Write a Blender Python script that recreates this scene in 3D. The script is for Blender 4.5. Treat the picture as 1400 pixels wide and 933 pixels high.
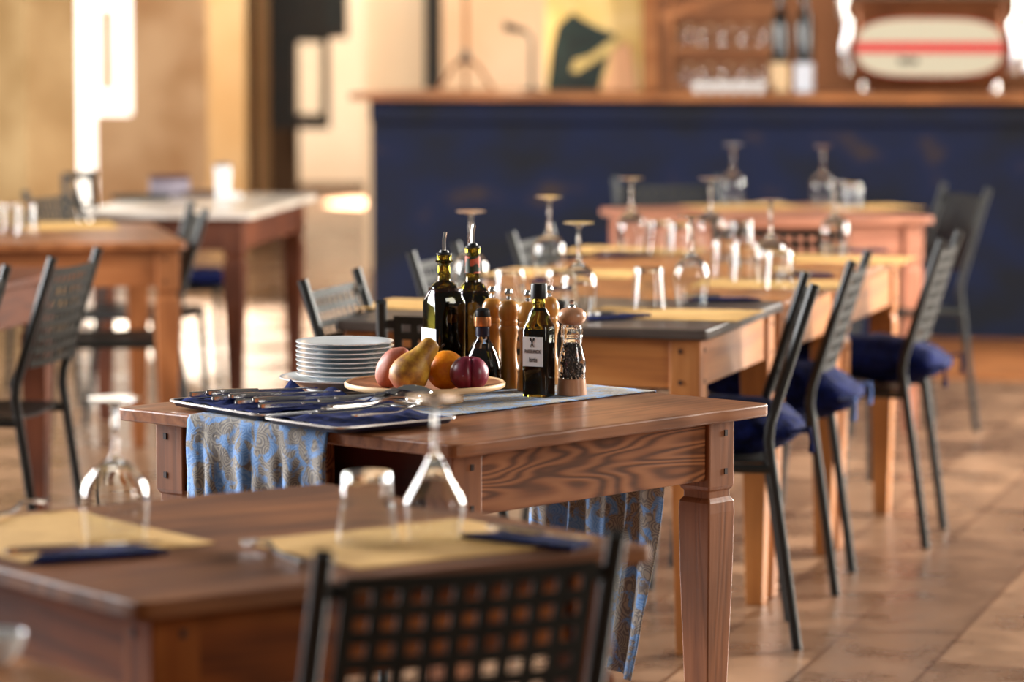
import bpy, bmesh, math, random
from math import sin, cos, pi, atan, atan2, sqrt, radians
from mathutils import Vector, Matrix, noise
random.seed(7)
for o in list(bpy.data.objects):
    bpy.data.objects.remove(o)
scene = bpy.context.scene
C = scene.collection

# ------------------------------------------------------------------ camera
FPX, CX, CY, H = 5000.0, 700.0, 466.5, 1.51
PITCH = atan(466.5 / FPX)
cam = bpy.data.cameras.new('camera')
cam.sensor_width = 36.0
cam.lens = 36.0 * FPX / 1400.0
cam.clip_end = 200
cam.dof.use_dof = True
cam.dof.focus_distance = 6.82
cam.dof.aperture_fstop = 2.8
co = bpy.data.objects.new('camera', cam)
co.location = (0, 0, H)
co.rotation_euler = (pi / 2 - PITCH, 0, 0)
C.objects.link(co)
scene.camera = co

def ray(px, py):
    u = (px - CX) / FPX
    v = (CY - py) / FPX
    return Vector((u, cos(PITCH) + v * sin(PITCH), -sin(PITCH) + v * cos(PITCH)))
def P(px, py, z):
    d = ray(px, py)
    t = (z - H) / d.z
    return Vector((d.x * t, d.y * t, z))
def PD(px, py, y):
    d = ray(px, py)
    t = y / d.y
    return Vector((d.x * t, y, H + d.z * t))

# ------------------------------------------------------------------ render look, world, lights
vs = scene.view_settings
vs.view_transform = 'Standard'
vs.look = 'None'
vs.gamma = 1.0
vs.use_curve_mapping = False
vs.exposure = -0.15
cy = scene.cycles
cy.use_denoising = True
cy.max_bounces = 14
cy.transmission_bounces = 12
cy.transparent_max_bounces = 12
cy.glossy_bounces = 6
cy.diffuse_bounces = 3
cy.sample_clamp_indirect = 8.0
cy.blur_glossy = 0.6

w = bpy.data.worlds.new('world')
scene.world = w
w.use_nodes = True
bg = w.node_tree.nodes['Background']
bg.inputs[0].default_value = (1.0, 0.95, 0.88, 1)
bg.inputs[1].default_value = 0.13

def area(name, loc, target, sx, sy, power, col, spread=None):
    l = bpy.data.lights.new(name, 'AREA')
    l.shape = 'RECTANGLE'
    l.size, l.size_y = sx, sy
    l.energy = power
    l.color = col
    if spread: l.spread = spread
    o = bpy.data.objects.new(name, l)
    o.location = loc
    o.rotation_euler = (Vector(target) - Vector(loc)).to_track_quat('-Z', 'Y').to_euler()
    C.objects.link(o)
    return o
area('daylight_right', (6.0, 11.6, 2.3), (0.6, 8.8, 0.6), 1.8, 2.8, 1450, (1.0, 0.95, 0.86))
area('daylight_right_front', (5.5, 3.5, 2.6), (0.4, 7.0, 0.6), 1.3, 2.2, 150, (1.0, 0.95, 0.88))
area('daylight_left', (-5.0, 9.0, 2.3), (0.0, 7.6, 0.8), 2.4, 3.0, 950, (0.96, 0.97, 1.0))
area('daylight_left_rear', (-6.5, 14.0, 2.6), (-1.2, 14.0, 0.0), 1.5, 2.2, 450, (1.0, 0.95, 0.86))
area('daylight_fill_right_rear', (6.0, 16.5, 2.4), (0.8, 11.0, 0.8), 1.3, 2.4, 500, (1.0, 0.95, 0.87))  # extra light added to brighten the rose wood table and the chairs by it
area('plaster_wall_fill', (-2.2, 19.6, 3.3), (-2.4, 24.0, 1.2), 1.2, 0.4, 140, (1.0, 0.90, 0.76))  # unseen fill added to lighten the plaster wall beside the far window

# ------------------------------------------------------------------ helpers
def S(r, g, b):
    def f(c):
        c /= 255.0
        return c / 12.92 if c <= 0.04045 else ((c + 0.055) / 1.055) ** 2.4
    return (f(r), f(g), f(b), 1)

class MB:
    """collects geometry for ONE mesh"""
    def __init__(self):
        self.v = []; self.f = []
    def add(self, vs, fs):
        n = len(self.v)
        self.v += [Vector(p) for p in vs]
        self.f += [tuple(i + n for i in q) for q in fs]
        return self
    def box(self, c, s, rz=0.0, rx=0.0):
        M = Matrix.Translation(c) @ Matrix.Rotation(rz, 4, 'Z') @ Matrix.Rotation(rx, 4, 'X')
        p = [M @ Vector((x * s[0] / 2, y * s[1] / 2, z * s[2] / 2)) for z in (-1, 1) for x, y in ((-1, -1), (1, -1), (1, 1), (-1, 1))]
        return self.add(p, [(3, 2, 1, 0), (4, 5, 6, 7), (0, 1, 5, 4), (1, 2, 6, 5), (2, 3, 7, 6), (3, 0, 4, 7)])
    def loft(self, secs, cap=True):
        n = len(secs[0]); vs = [p for s in secs for p in s]; fs = []
        for k in range(len(secs) - 1):
            for i in range(n):
                j = (i + 1) % n
                fs.append((k * n + i, k * n + j, (k + 1) * n + j, (k + 1) * n + i))
        if cap:
            fs.append(tuple(range(n - 1, -1, -1)))
            fs.append(tuple((len(secs) - 1) * n + i for i in range(n)))
        return self.add(vs, fs)
    def sq(self, cx, cy_, secs):
        return self.loft([[(cx + a * h, cy_ + b * h, z) for a, b in ((-1, -1), (1, -1), (1, 1), (-1, 1))] for z, h in secs])
    def tube(self, pts, r, seg=10, flat=1.0):
        pts = [Vector(p) for p in pts]; secs = []
        up = None
        for i, p in enumerate(pts):
            d = ((pts[min(i + 1, len(pts) - 1)] - p).normalized() + (p - pts[max(i - 1, 0)]).normalized())
            d = d.normalized() if d.length > 1e-6 else Vector((0, 0, 1))
            if up is None:
                up = Vector((1, 0, 0)) if abs(d.x) < 0.9 else Vector((0, 1, 0))
            a = (up - d * up.dot(d)).normalized(); b = d.cross(a)
            up = a
            rr = r[i] if isinstance(r, (list, tuple)) else r
            secs.append([p + a * (cos(2 * pi * k / seg) * rr * flat) + b * (sin(2 * pi * k / seg) * rr) for k in range(seg)])
        return self.loft(secs)
    def lathe(self, prof, seg=36, c=(0, 0, 0)):
        c = Vector(c); vs = []; fs = []; idx = []
        for r, z in prof:
            if r < 1e-6:
                idx.append([len(vs)]); vs.append(c + Vector((0, 0, z)))
            else:
                idx.append(list(range(len(vs), len(vs) + seg)))
                vs += [c + Vector((r * cos(2 * pi * k / seg), r * sin(2 * pi * k / seg), z)) for k in range(seg)]
        for a, b in zip(idx, idx[1:]):
            for k in range(seg):
                j = (k + 1) % seg
                if len(a) == 1 and len(b) == 1: continue
                if len(a) == 1: fs.append((a[0], b[j], b[k]))
                elif len(b) == 1: fs.append((a[k], a[j], b[0]))
                else: fs.append((a[k], a[j], b[j], b[k]))
        return self.add(vs, fs)
    def sweep_closed_lathe(self, prof, seg=36):
        return self.lathe(list(prof) + [prof[0]], seg)
    def prism(self, poly, z0, z1, M=None):
        n = len(poly); M = M or Matrix.Identity(4)
        vs = [M @ Vector((x, y, z0)) for x, y in poly] + [M @ Vector((x, y, z1)) for x, y in poly]
        fs = [tuple(range(n - 1, -1, -1)), tuple(range(n, 2 * n))] + [(i, (i + 1) % n, n + (i + 1) % n, n + i) for i in range(n)]
        return self.add(vs, fs)
    def sphere(self, c, r, seg=28, ring=16, fn=None):
        prof = []
        c = Vector(c); vs = []; fs = []
        for i in range(ring + 1):
            th = pi * i / ring
            for k in range(seg):
                ph = 2 * pi * k / seg
                d = Vector((sin(th) * cos(ph), sin(th) * sin(ph), cos(th)))
                q = fn(d) if fn else d * r
                vs.append(c + q)
        for i in range(ring):
            for k in range(seg):
                j = (k + 1) % seg
                fs.append((i * seg + k, (i + 1) * seg + k, (i + 1) * seg + j, i * seg + j))
        return self.add(vs, fs)
    def xf(self, M):
        self.v = [M @ p for p in self.v]
        return self

def obj(name, mb, mat=None, parent=None, smooth=35, bevel=0, solid=0, weld=True, loc=None, rz=None):
    me = bpy.data.meshes.new(name)
    me.from_pydata([tuple(p) for p in mb.v], [], mb.f)
    bm = bmesh.new(); bm.from_mesh(me)
    if weld: bmesh.ops.remove_doubles(bm, verts=bm.verts, dist=1e-6)
    bmesh.ops.recalc_face_normals(bm, faces=bm.faces)
    bm.to_mesh(me); bm.free()
    if smooth:
        for p in me.polygons: p.use_smooth = True
        me.set_sharp_from_angle(angle=radians(smooth))
    o = bpy.data.objects.new(name, me)
    C.objects.link(o)
    if mat: me.materials.append(mat)
    if parent: o.parent = parent
    if loc is not None: o.location = loc
    if rz is not None: o.rotation_euler = (0, 0, rz)
    if solid:
        m = o.modifiers.new('solid', 'SOLIDIFY'); m.thickness = solid; m.offset = 0
    if bevel:
        m = o.modifiers.new('bevel', 'BEVEL'); m.width = bevel; m.segments = 2; m.limit_method = 'ANGLE'; m.angle_limit = radians(40)
    return o
def tag(o, label, cat, group=None):
    o['label'] = label; o['category'] = cat
    if group: o['group'] = group
    return o
def thing(name, label, cat, loc=(0, 0, 0), rz=0, group=None):
    o = bpy.data.objects.new(name, None); C.objects.link(o)
    o.empty_display_size = 0.1
    o.location = loc; o.rotation_euler = (0, 0, rz)
    return tag(o, label, cat, group)
def struct(name, mb, mat, **k):
    o = obj(name, mb, mat, **k)
    o['kind'] = 'structure'
    return o
KIDS = {}
def dup(root, loc, rz, label, group=None, rot=None):
    def cp(o, parent):
        c = o.copy(); C.objects.link(c)
        if parent: c.parent = parent
        for ch in o.children: cp(ch, c)
        return c
    r = cp(root, None)
    r.location = loc; r.rotation_euler = rot if rot else (0, 0, rz)
    r['label'] = label
    if group: r['group'] = group
    return r

# ------------------------------------------------------------------ materials
def base(name):
    m = bpy.data.materials.new(name); m.use_nodes = True
    return m, m.node_tree.nodes, m.node_tree.links, m.node_tree.nodes['Principled BSDF']
def plain(name, col, rough=0.5, metal=0.0, coat=0.0, trans=0.0, ior=1.45, spec=0.5, emit=None, es=0.0, sheen=0.0):
    m, n, l, b = base(name)
    b.inputs['Base Color'].default_value = col
    b.inputs['Roughness'].default_value = rough
    b.inputs['Metallic'].default_value = metal
    b.inputs['Coat Weight'].default_value = coat
    b.inputs['Coat Roughness'].default_value = 0.08
    b.inputs['Transmission Weight'].default_value = trans
    b.inputs['IOR'].default_value = ior
    b.inputs['Specular IOR Level'].default_value = spec
    b.inputs['Sheen Weight'].default_value = sheen
    if emit:
        b.inputs['Emission Color'].default_value = emit
        b.inputs['Emission Strength'].default_value = es
    return m
def ramp(n, stops):
    r = n.new('ShaderNodeValToRGB')
    while len(r.color_ramp.elements) > 1: r.color_ramp.elements.remove(r.color_ramp.elements[0])
    r.color_ramp.elements[0].position = stops[0][0]; r.color_ramp.elements[0].color = stops[0][1]
    for p, c in stops[1:]:
        e = r.color_ramp.elements.new(p); e.color = c
    return r
def mixn(n, l, a, b_, f, mode='MIX'):
    m = n.new('ShaderNodeMix'); m.data_type = 'RGBA'; m.blend_type = mode
    for key, val in ((6, a), (7, b_)):
        if hasattr(val, 'links') or hasattr(val, 'node'): l.new(val, m.inputs[key])
        else: m.inputs[key].default_value = val
    if hasattr(f, 'node'): l.new(f, m.inputs[0])
    else: m.inputs[0].default_value = f
    return m.outputs[2]
def wood(name, dark, mid, light, axis='X', rough=0.4, rings=26.0, cross=5.0, along=0.9, bump=0.15, grain=0.55, coat=0.0, spec=0.5):
    m, n, l, b = base(name)
    tc = n.new('ShaderNodeTexCoord')
    mp = n.new('ShaderNodeMapping')
    sc = {'X': (along, cross, cross), 'Y': (cross, along, cross), 'Z': (cross, cross, along)}[axis]
    mp.inputs['Scale'].default_value = sc
    l.new(tc.outputs['Object'], mp.inputs[0])
    ns = n.new('ShaderNodeTexNoise'); ns.inputs['Scale'].default_value = 1.3; ns.inputs['Detail'].default_value = 1.5; ns.inputs['Distortion'].default_value = 0.4
    l.new(mp.outputs[0], ns.inputs['Vector'])
    mu = n.new('ShaderNodeMath'); mu.operation = 'MULTIPLY'; mu.inputs[1].default_value = rings * 6.28
    l.new(ns.outputs['Fac'], mu.inputs[0])
    si = n.new('ShaderNodeMath'); si.operation = 'SINE'; l.new(mu.outputs[0], si.inputs[0])
    mr = n.new('ShaderNodeMapRange'); mr.inputs[1].default_value = -1; mr.inputs[2].default_value = 1
    l.new(si.outputs[0], mr.inputs[0])
    mp2 = n.new('ShaderNodeMapping')
    mp2.inputs['Scale'].default_value = {'X': (2.5, 70, 70), 'Y': (70, 2.5, 70), 'Z': (70, 70, 2.5)}[axis]
    l.new(tc.outputs['Object'], mp2.inputs[0])
    fb = n.new('ShaderNodeTexNoise'); fb.inputs['Scale'].default_value = 2.0; fb.inputs['Detail'].default_value = 4
    l.new(mp2.outputs[0], fb.inputs['Vector'])
    big = n.new('ShaderNodeTexNoise'); big.inputs['Scale'].default_value = 4.0; big.inputs['Detail'].default_value = 3
    l.new(tc.outputs['Object'], big.inputs['Vector'])
    r1 = ramp(n, [(0.0, dark), (0.45, mid), (1.0, light)])
    mixf = n.new('ShaderNodeMix'); mixf.data_type = 'FLOAT'; mixf.inputs[0].default_value = 1 - grain
    l.new(mr.outputs[0], mixf.inputs[2]); l.new(fb.outputs['Fac'], mixf.inputs[3])
    l.new(mixf.outputs[0], r1.inputs[0])
    r2 = ramp(n, [(0.35, (0.62, 0.6, 0.58, 1)), (0.65, (1.12, 1.1, 1.08, 1))])
    l.new(big.outputs['Fac'], r2.inputs[0])
    colr = mixn(n, l, r1.outputs[0], r2.outputs[0], 0.75, 'MULTIPLY')
    l.new(colr, b.inputs['Base Color'])
    b.inputs['Roughness'].default_value = rough
    b.inputs['Specular IOR Level'].default_value = spec
    b.inputs['Coat Weight'].default_value = coat
    b.inputs['Coat Roughness'].default_value = 0.25
    bp = n.new('ShaderNodeBump'); bp.inputs['Strength'].default_value = bump; bp.inputs['Distance'].default_value = 0.002
    l.new(mixf.outputs[0], bp.inputs['Height']); l.new(bp.outputs[0], b.inputs['Normal'])
    return m
def noisy(name, c1, c2, scale=6.0, rough=0.8, detail=4, bump=0.2, lo=0.35, hi=0.65, c3=None, stretch=(1, 1, 1), metal=0.0, dist=0.01, spec=0.5):
    m, n, l, b = base(name)
    tc = n.new('ShaderNodeTexCoord'); mp = n.new('ShaderNodeMapping'); mp.inputs['Scale'].default_value = stretch
    l.new(tc.outputs['Object'], mp.inputs[0])
    ns = n.new('ShaderNodeTexNoise'); ns.inputs['Scale'].default_value = scale; ns.inputs['Detail'].default_value = detail
    l.new(mp.outputs[0], ns.inputs['Vector'])
    st = [(lo, c1), (hi, c2)]
    if c3: st.append((min(hi + 0.12, 1.0), c3))
    r = ramp(n, st); l.new(ns.outputs['Fac'], r.inputs[0]); l.new(r.outputs[0], b.inputs['Base Color'])
    b.inputs['Roughness'].default_value = rough; b.inputs['Metallic'].default_value = metal; b.inputs['Specular IOR Level'].default_value = spec
    bp = n.new('ShaderNodeBump'); bp.inputs['Strength'].default_value = bump; bp.inputs['Distance'].default_value = dist
    l.new(ns.outputs['Fac'], bp.inputs['Height']); l.new(bp.outputs[0], b.inputs['Normal'])
    return m

def woodset(tag_, dark, mid, light, **k):
    return {a: wood(tag_ + '_' + a.lower(), dark, mid, light, a, **k) for a in 'XYZ'}
W_mid = woodset('brown_oak', S(70, 36, 20), S(146, 88, 52), S(184, 120, 76), rough=0.36, rings=38, grain=0.7, cross=6.5, coat=0.1)
W_midleg = woodset('plain_oak', S(84, 46, 26), S(140, 86, 52), S(168, 108, 70), rough=0.4, rings=9, grain=0.3, cross=8, along=0.6)
W_midtop = woodset('polished_oak', S(84, 46, 26), S(146, 90, 54), S(178, 118, 76), rough=0.34, rings=11, grain=0.35, cross=6, coat=0.15)
W_front = woodset('dark_walnut', S(62, 32, 15), S(122, 72, 38), S(152, 96, 52), rough=0.55, spec=0.25, rings=5, grain=0.4)
W_frontap = woodset('amber_walnut', S(68, 29, 6), S(134, 68, 20), S(162, 94, 38), rough=0.6, spec=0.15, rings=7, grain=0.45)
W_darktop = woodset('charcoal_wood', S(40, 34, 30), S(72, 62, 56), S(98, 86, 78), rough=0.34, rings=4, grain=0.35)
W_orange = woodset('orange_pine', S(120, 66, 24), S(168, 104, 48), S(196, 134, 74), rough=0.45, rings=5, grain=0.3)
W_rose = woodset('rose_wood', S(120, 68, 48), S(172, 110, 84), S(196, 136, 108), rough=0.4, rings=5, grain=0.3)
W_left = woodset('chestnut', S(84, 44, 20), S(140, 84, 46), S(170, 110, 66), rough=0.36, rings=5, grain=0.3)
W_reddish = woodset('reddish_wood', S(44, 18, 8), S(92, 46, 22), S(112, 62, 34), spec=0.25, rough=0.5, rings=5, grain=0.3)
M_marble = noisy('pale_stone', S(196, 180, 164), S(226, 214, 200), 8, 0.25, bump=0.02)
M_recess = wood('shaded_recess_wood', S(40, 12, 6), S(78, 26, 14), S(92, 34, 20), 'Y', rings=4)  # shade of the drawer recess put into a darker, redder wood colour
M_peg = plain('wood_peg', S(48, 26, 16), 0.6)
M_iron = noisy('graphite_iron', S(18, 20, 19), S(28, 30, 28), 40, 0.4, bump=0.05, spec=0.4)
M_panel = noisy('olive_grey_sheet', S(26, 26, 22), S(38, 37, 32), 30, 0.62, bump=0.05, spec=0.25)
M_cush = noisy('navy_cushion_cloth', S(6, 12, 44), S(12, 26, 84), 60, 0.9, bump=0.25, spec=0.15)
M_tie = plain('pale_blue_tie', S(90, 120, 180), 0.9)
M_mat = noisy('yellow_paper', S(206, 156, 82), S(222, 174, 98), 20, 0.8, bump=0.03)
M_navy = noisy('navy_napkin_cloth', S(8, 18, 58), S(14, 30, 90), 80, 0.9, bump=0.2, spec=0.15)
M_glass = plain('clear_glass', (0.97, 0.985, 0.98, 1), 0.0, trans=1.0, ior=1.45)
M_steel = plain('polished_steel', (0.72, 0.70, 0.68, 1), 0.14, metal=1.0)
M_knife = plain('black_handle', S(22, 20, 24), 0.35)
M_china = plain('white_china', S(232, 232, 230), 0.16, coat=0.3)
M_dish = wood('pale_turned_wood', S(150, 92, 54), S(196, 134, 88), S(224, 172, 128), 'X', rough=0.5, rings=4, grain=0.3)
M_rim = plain('dish_rim_wood', S(232, 190, 140), 0.5)
M_chrome = plain('chrome', (0.85, 0.83, 0.80, 1), 0.1, metal=1.0)
M_black = plain('black_plastic', S(16, 16, 18), 0.4)
M_white = plain('white_label', S(236, 236, 236), 0.6)
M_ink = plain('label_ink', S(40, 38, 40), 0.7)
M_greeng = plain('olive_glass', (0.24, 0.20, 0.025, 1), 0.02, trans=1.0, ior=1.45)
M_oil = plain('dark_oil', S(46, 22, 8), 0.08, spec=0.6)
M_vinegar = plain('dark_vinegar', S(26, 10, 8), 0.08, spec=0.6)

# ------------------------------------------------------------------ setting
def floor_mat():
    m, n, l, b = base('terracotta_planks')
    tc = n.new('ShaderNodeTexCoord'); mp = n.new('ShaderNodeMapping')
    mp.inputs['Rotation'].default_value = (0, 0, radians(-74))
    l.new(tc.outputs['Object'], mp.inputs[0])
    br = n.new('ShaderNodeTexBrick')
    br.inputs['Color1'].default_value = S(150, 116, 90); br.inputs['Color2'].default_value = S(110, 82, 62)
    br.inputs['Mortar'].default_value = S(96, 66, 46)
    br.inputs['Scale'].default_value = 1.0; br.inputs['Mortar Size'].default_value = 0.006
    br.inputs['Brick Width'].default_value = 0.78; br.inputs['Row Height'].default_value = 0.27
    l.new(mp.outputs[0], br.inputs['Vector'])
    ns = n.new('ShaderNodeTexNoise'); ns.inputs['Scale'].default_value = 3.5; ns.inputs['Detail'].default_value = 6; ns.inputs['Roughness'].default_value = 0.65
    l.new(tc.outputs['Object'], ns.inputs['Vector'])
    r = ramp(n, [(0.32, (0.48, 0.43, 0.4, 1)), (0.5, (0.95, 0.93, 0.9, 1)), (0.66, (1.45, 1.42, 1.38, 1))])
    l.new(ns.outputs['Fac'], r.inputs[0])
    l.new(mixn(n, l, br.outputs['Color'], r.outputs[0], 0.9, 'MULTIPLY'), b.inputs['Base Color'])
    r3 = ramp(n, [(0.35, (0.22, 0.22, 0.22, 1)), (0.7, (0.42, 0.42, 0.42, 1))])
    l.new(ns.outputs['Fac'], r3.inputs[0]); l.new(r3.outputs[0], b.inputs['Roughness'])
    bp = n.new('ShaderNodeBump'); bp.inputs['Strength'].default_value = 0.12; bp.inputs['Distance'].default_value = 0.004
    l.new(ns.outputs['Fac'], bp.inputs['Height']); l.new(bp.outputs[0], b.inputs['Normal'])
    return m
struct('floor', MB().box((0, 15, -0.05), (24, 34, 0.1)), floor_mat(), smooth=0)

M_plaster = noisy('ochre_plaster', S(206, 158, 114), S(240, 200, 158), 2.6, 0.9, 5, 0.2)
M_stonepil = noisy('stone_pillar', S(166, 132, 86), S(196, 164, 118), 3.0, 0.9, 6, 0.4)
M_amber = noisy('amber_plaster', S(226, 180, 124), S(238, 200, 150), 1.5, 0.9)
M_peach = noisy('peach_plaster', S(230, 190, 152), S(240, 208, 176), 1.5, 0.9)
M_cream = noisy('cream_plaster', S(236, 206, 172), S(244, 220, 190), 0.8, 0.9, 3, 0.1)
M_brownwall = noisy('brown_wood_wall', S(104, 62, 34), S(142, 90, 54), 2.0, 0.7, 5, 0.2, stretch=(1, 1, 0.3))
M_darkframe = noisy('dark_shutter_paint', S(30, 34, 32), S(48, 40, 34), 8, 0.5, bump=0.05)
M_umber = plain('umber_recess', S(104, 76, 52), 0.9)
M_sky = plain('overcast_sky_light', (1, 1, 1, 1), 1.0, emit=(1.0, 0.96, 0.86, 1), es=2.3)
M_navypaint = noisy('worn_navy_paint', S(22, 25, 34), S(18, 28, 58), 2.6, 0.75, 8, 0.3, 0.35, 0.60, spec=0.25, c3=S(60, 48, 40), stretch=(1, 1, 1.6))
M_barwood = wood('bar_top_wood', S(120, 70, 34), S(166, 104, 58), S(196, 134, 84), 'X', rings=4, grain=0.3)

def X(px, y): return PD(px, 0, y).x
def Z(py, y): return PD(700, py, y).z
def wallrect(mb, px0, px1, z0, z1, y, depth=0.2):
    x0, x1 = X(px0, y), X(px1, y)
    mb.box(((x0 + x1) / 2, y + depth / 2, (z0 + z1) / 2), (x1 - x0, depth, z1 - z0))
    return mb
TOP = 3.4
# far left wall with the bright window and glazed door
yw = 24.0
mb = MB()
wallrect(mb, 128, 300, 0, Z(158, yw), yw)
wallrect(mb, 178, 300, Z(158, yw), TOP, yw)
wallrect(mb, -900, 60, 0, TOP, yw)
struct('wall_left_rear', mb, M_plaster, smooth=0)
mb = MB()
wallrect(mb, 60, 92, 0, TOP, yw + 0.02, 0.06)
wallrect(mb, 137, 153, Z(125, yw), Z(12, yw), yw + 0.05, 0.06)
struct('window_1', mb, M_amber, smooth=0)
mb = MB(); wallrect(mb, 20, 230, -0.05, TOP, yw + 0.9, 0.05)
struct('sky_panel', mb, M_sky, smooth=0)  # glowing sheet added behind the opening to stand for the sky outside
# stone pillar on the left
yp = 17.0
c = Vector((X(38, yp), yp, 0))
mb = MB()
a0 = Vector((X(35, yp), yp, 0)); b0 = Vector((X(97, yp), yp + 0.22, 0)); d0 = Vector((X(-60, yp), yp + 0.45, 0))
mb.prism([(a0.x, a0.y), (b0.x, b0.y), (b0.x - 0.1, b0.y + 0.5), (d0.x, d0.y + 0.3), (d0.x, d0.y)], 0, TOP)
struct('trim_1', mb, M_stonepil, smooth=0)
# amber column and brown recess
mb = MB(); wallrect(mb, 283, 335, 0, TOP, 22.0, 0.5); struct('trim_2', mb, M_amber, smooth=0)
mb = MB(); wallrect(mb, 300, 404, 0, TOP, 23.9, 0.3); struct('trim_3', mb, M_umber, smooth=0)
mb = MB(); wallrect(mb, 350, 366, 0, TOP, 22.9, 0.1); struct('trim_4', mb, M_amber, smooth=0)
# cream wall at the very back, white pier left of the bar
mb = MB(); wallrect(mb, 330, 760, 0, TOP, 29.0, 0.3); struct('wall_back', mb, M_cream, smooth=0)
mb = MB(); wallrect(mb, 330, 600, 0, 0.06, 28.9, 0.1); struct('baseboard_back', mb, M_umber, smooth=0)
mb = MB(); wallrect(mb, 498, 582, 0, TOP, 20.5, 0.4); struct('trim_5', mb, M_cream, smooth=0)
mb = MB(); wallrect(mb, 580, 606, 0, TOP, 20.2, 0.3); struct('trim_6', mb, M_darkframe, smooth=0)
mb = MB(); wallrect(mb, 604, 895, 0, TOP, 20.0, 0.2); struct('wall_bar_plaster', mb, M_peach, smooth=0)
mb = MB(); wallrect(mb, 893, 1800, 0, TOP, 19.8, 0.2); struct('wall_bar_wood', mb, M_brownwall, smooth=0)

# open glazed shutters
def shutter(px0, px1, pyb, stile, rail, y, rz, nm, label, mid=None, glass=None):
    x0, x1 = X(px0, y), X(px1, y)
    zb = Z(pyb, y); k = y / FPX
    t = thing(nm, label, 'shutter', (x0, y, zb))
    wd = x1 - x0; hh = TOP - 0.2 - zb; sl, sr = stile[0] * k, stile[1] * k
    f = MB()
    f.box((sl / 2, 0, hh / 2), (sl, 0.05, hh)); f.box((wd - sr / 2, 0, hh / 2), (sr, 0.05, hh))
    f.box((wd / 2, 0, rail * k / 2), (wd, 0.049, rail * k)); f.box((wd / 2, 0, hh - 0.04), (wd, 0.049, 0.08))
    obj('frame', f, M_darkframe, t, smooth=0)
    if mid is not None:
        zm = Z(mid, y) - zb
        obj('panel', MB().box((sl + (wd - sl - sr) / 2, 0.0, (zm + hh - 0.08) / 2), (wd - sl - sr, 0.03, hh - 0.08 - zm)), M_darkframe, t, smooth=0)
    obj('pane', MB().box((sl + (wd - sl - sr) / 2, 0, hh / 2), (wd - sl - sr, 0.006, hh - 0.1)), glass or M_glass, t, smooth=0)
    return t
shutter(368, 450, 176, (34, 11), 20, 23.6, 0, 'glazed_shutter', 'tall dark shutter with one clear pane, hanging lower beside the amber column', mid=58)
shutter(424, 475, 52, (22, 12), 14, 23.2, 0, 'glazed_shutter', 'shorter dark shutter whose lower edge ends above the cream wall', glass=plain('grey_old_glass', S(70, 74, 74), 0.15))

# spots added inside the hall to lay sun patches on the rear floor
def spot(name, loc, tgt, power, ang, blend, col, size=0.05):
    l = bpy.data.lights.new(name, 'SPOT'); l.energy = power; l.spot_size = radians(ang); l.spot_blend = blend; l.color = col; l.shadow_soft_size = size
    o = bpy.data.objects.new(name, l); o.location = loc
    o.rotation_euler = (Vector(tgt) - Vector(loc)).to_track_quat('-Z', 'Y').to_euler(); C.objects.link(o); return o
spot('sun_patch_spot_left', (-3.4, 22.5, 3.2), P(385, 462, 0), 25000, 22, 1.0, (1, 0.90, 0.74))
spot('sun_patch_spot_rear', (-1.05, 24.6, 1.5), P(497, 278, 0), 60000, 11, 0.1, (1, 0.96, 0.9))
area('back_bar_fill', (0.6, 18.3, 2.9), (0.4, 20.0, 1.3), 2.2, 0.3, 60, (1.0, 0.84, 0.64))  # warm fill added to light the wall behind the bar, no fixture modelled
area('cream_wall_fill', (-2.0, 25.5, 3.2), (-1.6, 29, 1.4), 2.0, 0.5, 280, (1.0, 0.92, 0.82))  # unseen fill added to brighten the cream wall at the very back

# ------------------------------------------------------------------ bar counter
bl = P(505, 136, 1.06); br_ = P(1400, 140, 1.06)
bang = atan2(br_.y - bl.y, br_.x - bl.x)
blen = 4.6
bar = thing('bar_counter', 'long navy painted bar counter with a worn orange wood top', 'bar counter', (bl.x, bl.y, 0), bang)
obj('body', MB().box((blen / 2, 0.35, 0.53), (blen, 0.62, 1.06)), M_navypaint, bar, smooth=0, bevel=0.006)
f = MB()
f.box((blen / 2, 0.03, 1.01), (blen, 0.06, 0.10))
obj('upper_board', f, M_navypaint, bar, smooth=0, bevel=0.004)
obj('counter_top', MB().box((blen / 2 - 0.03, 0.33, 1.075), (blen + 0.1, 0.80, 0.032)), M_barwood, bar, smooth=0, bevel=0.005)
plf = MB().box((blen / 2 + 0.6, -0.85, 0.006), (blen - 1.0, 1.7, 0.012))
pt = obj('trim_7', plf, wood('floor_border_wood', S(120, 66, 30), S(168, 104, 56), S(190, 126, 74), 'X', rings=4, grain=0.3), smooth=0)
pt['kind'] = 'structure'; pt.location = (bl.x, bl.y, 0); pt.rotation_euler = (0, 0, bang)
BM = Matrix.Translation((bl.x, bl.y, 0)) @ Matrix.Rotation(bang, 4, 'Z')
BT = 1.0915
def onbar(px, dy=0.35):
    """point on the bar top under the picture column px, dy behind the bar front"""
    n = Vector((-sin(bang), cos(bang)))
    o = Vector((bl.x, bl.y)) + n * dy
    u = (px - CX) / FPX
    d = Vector((cos(bang), sin(bang)))
    # solve o + s d = t*(u,1)
    s = (u * o.y - o.x) / (d.x - u * d.y)
    q = o + d * s
    return Vector((q.x, q.y, BT))
BK = 16.6 / FPX   # metres per picture pixel at the bar

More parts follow.
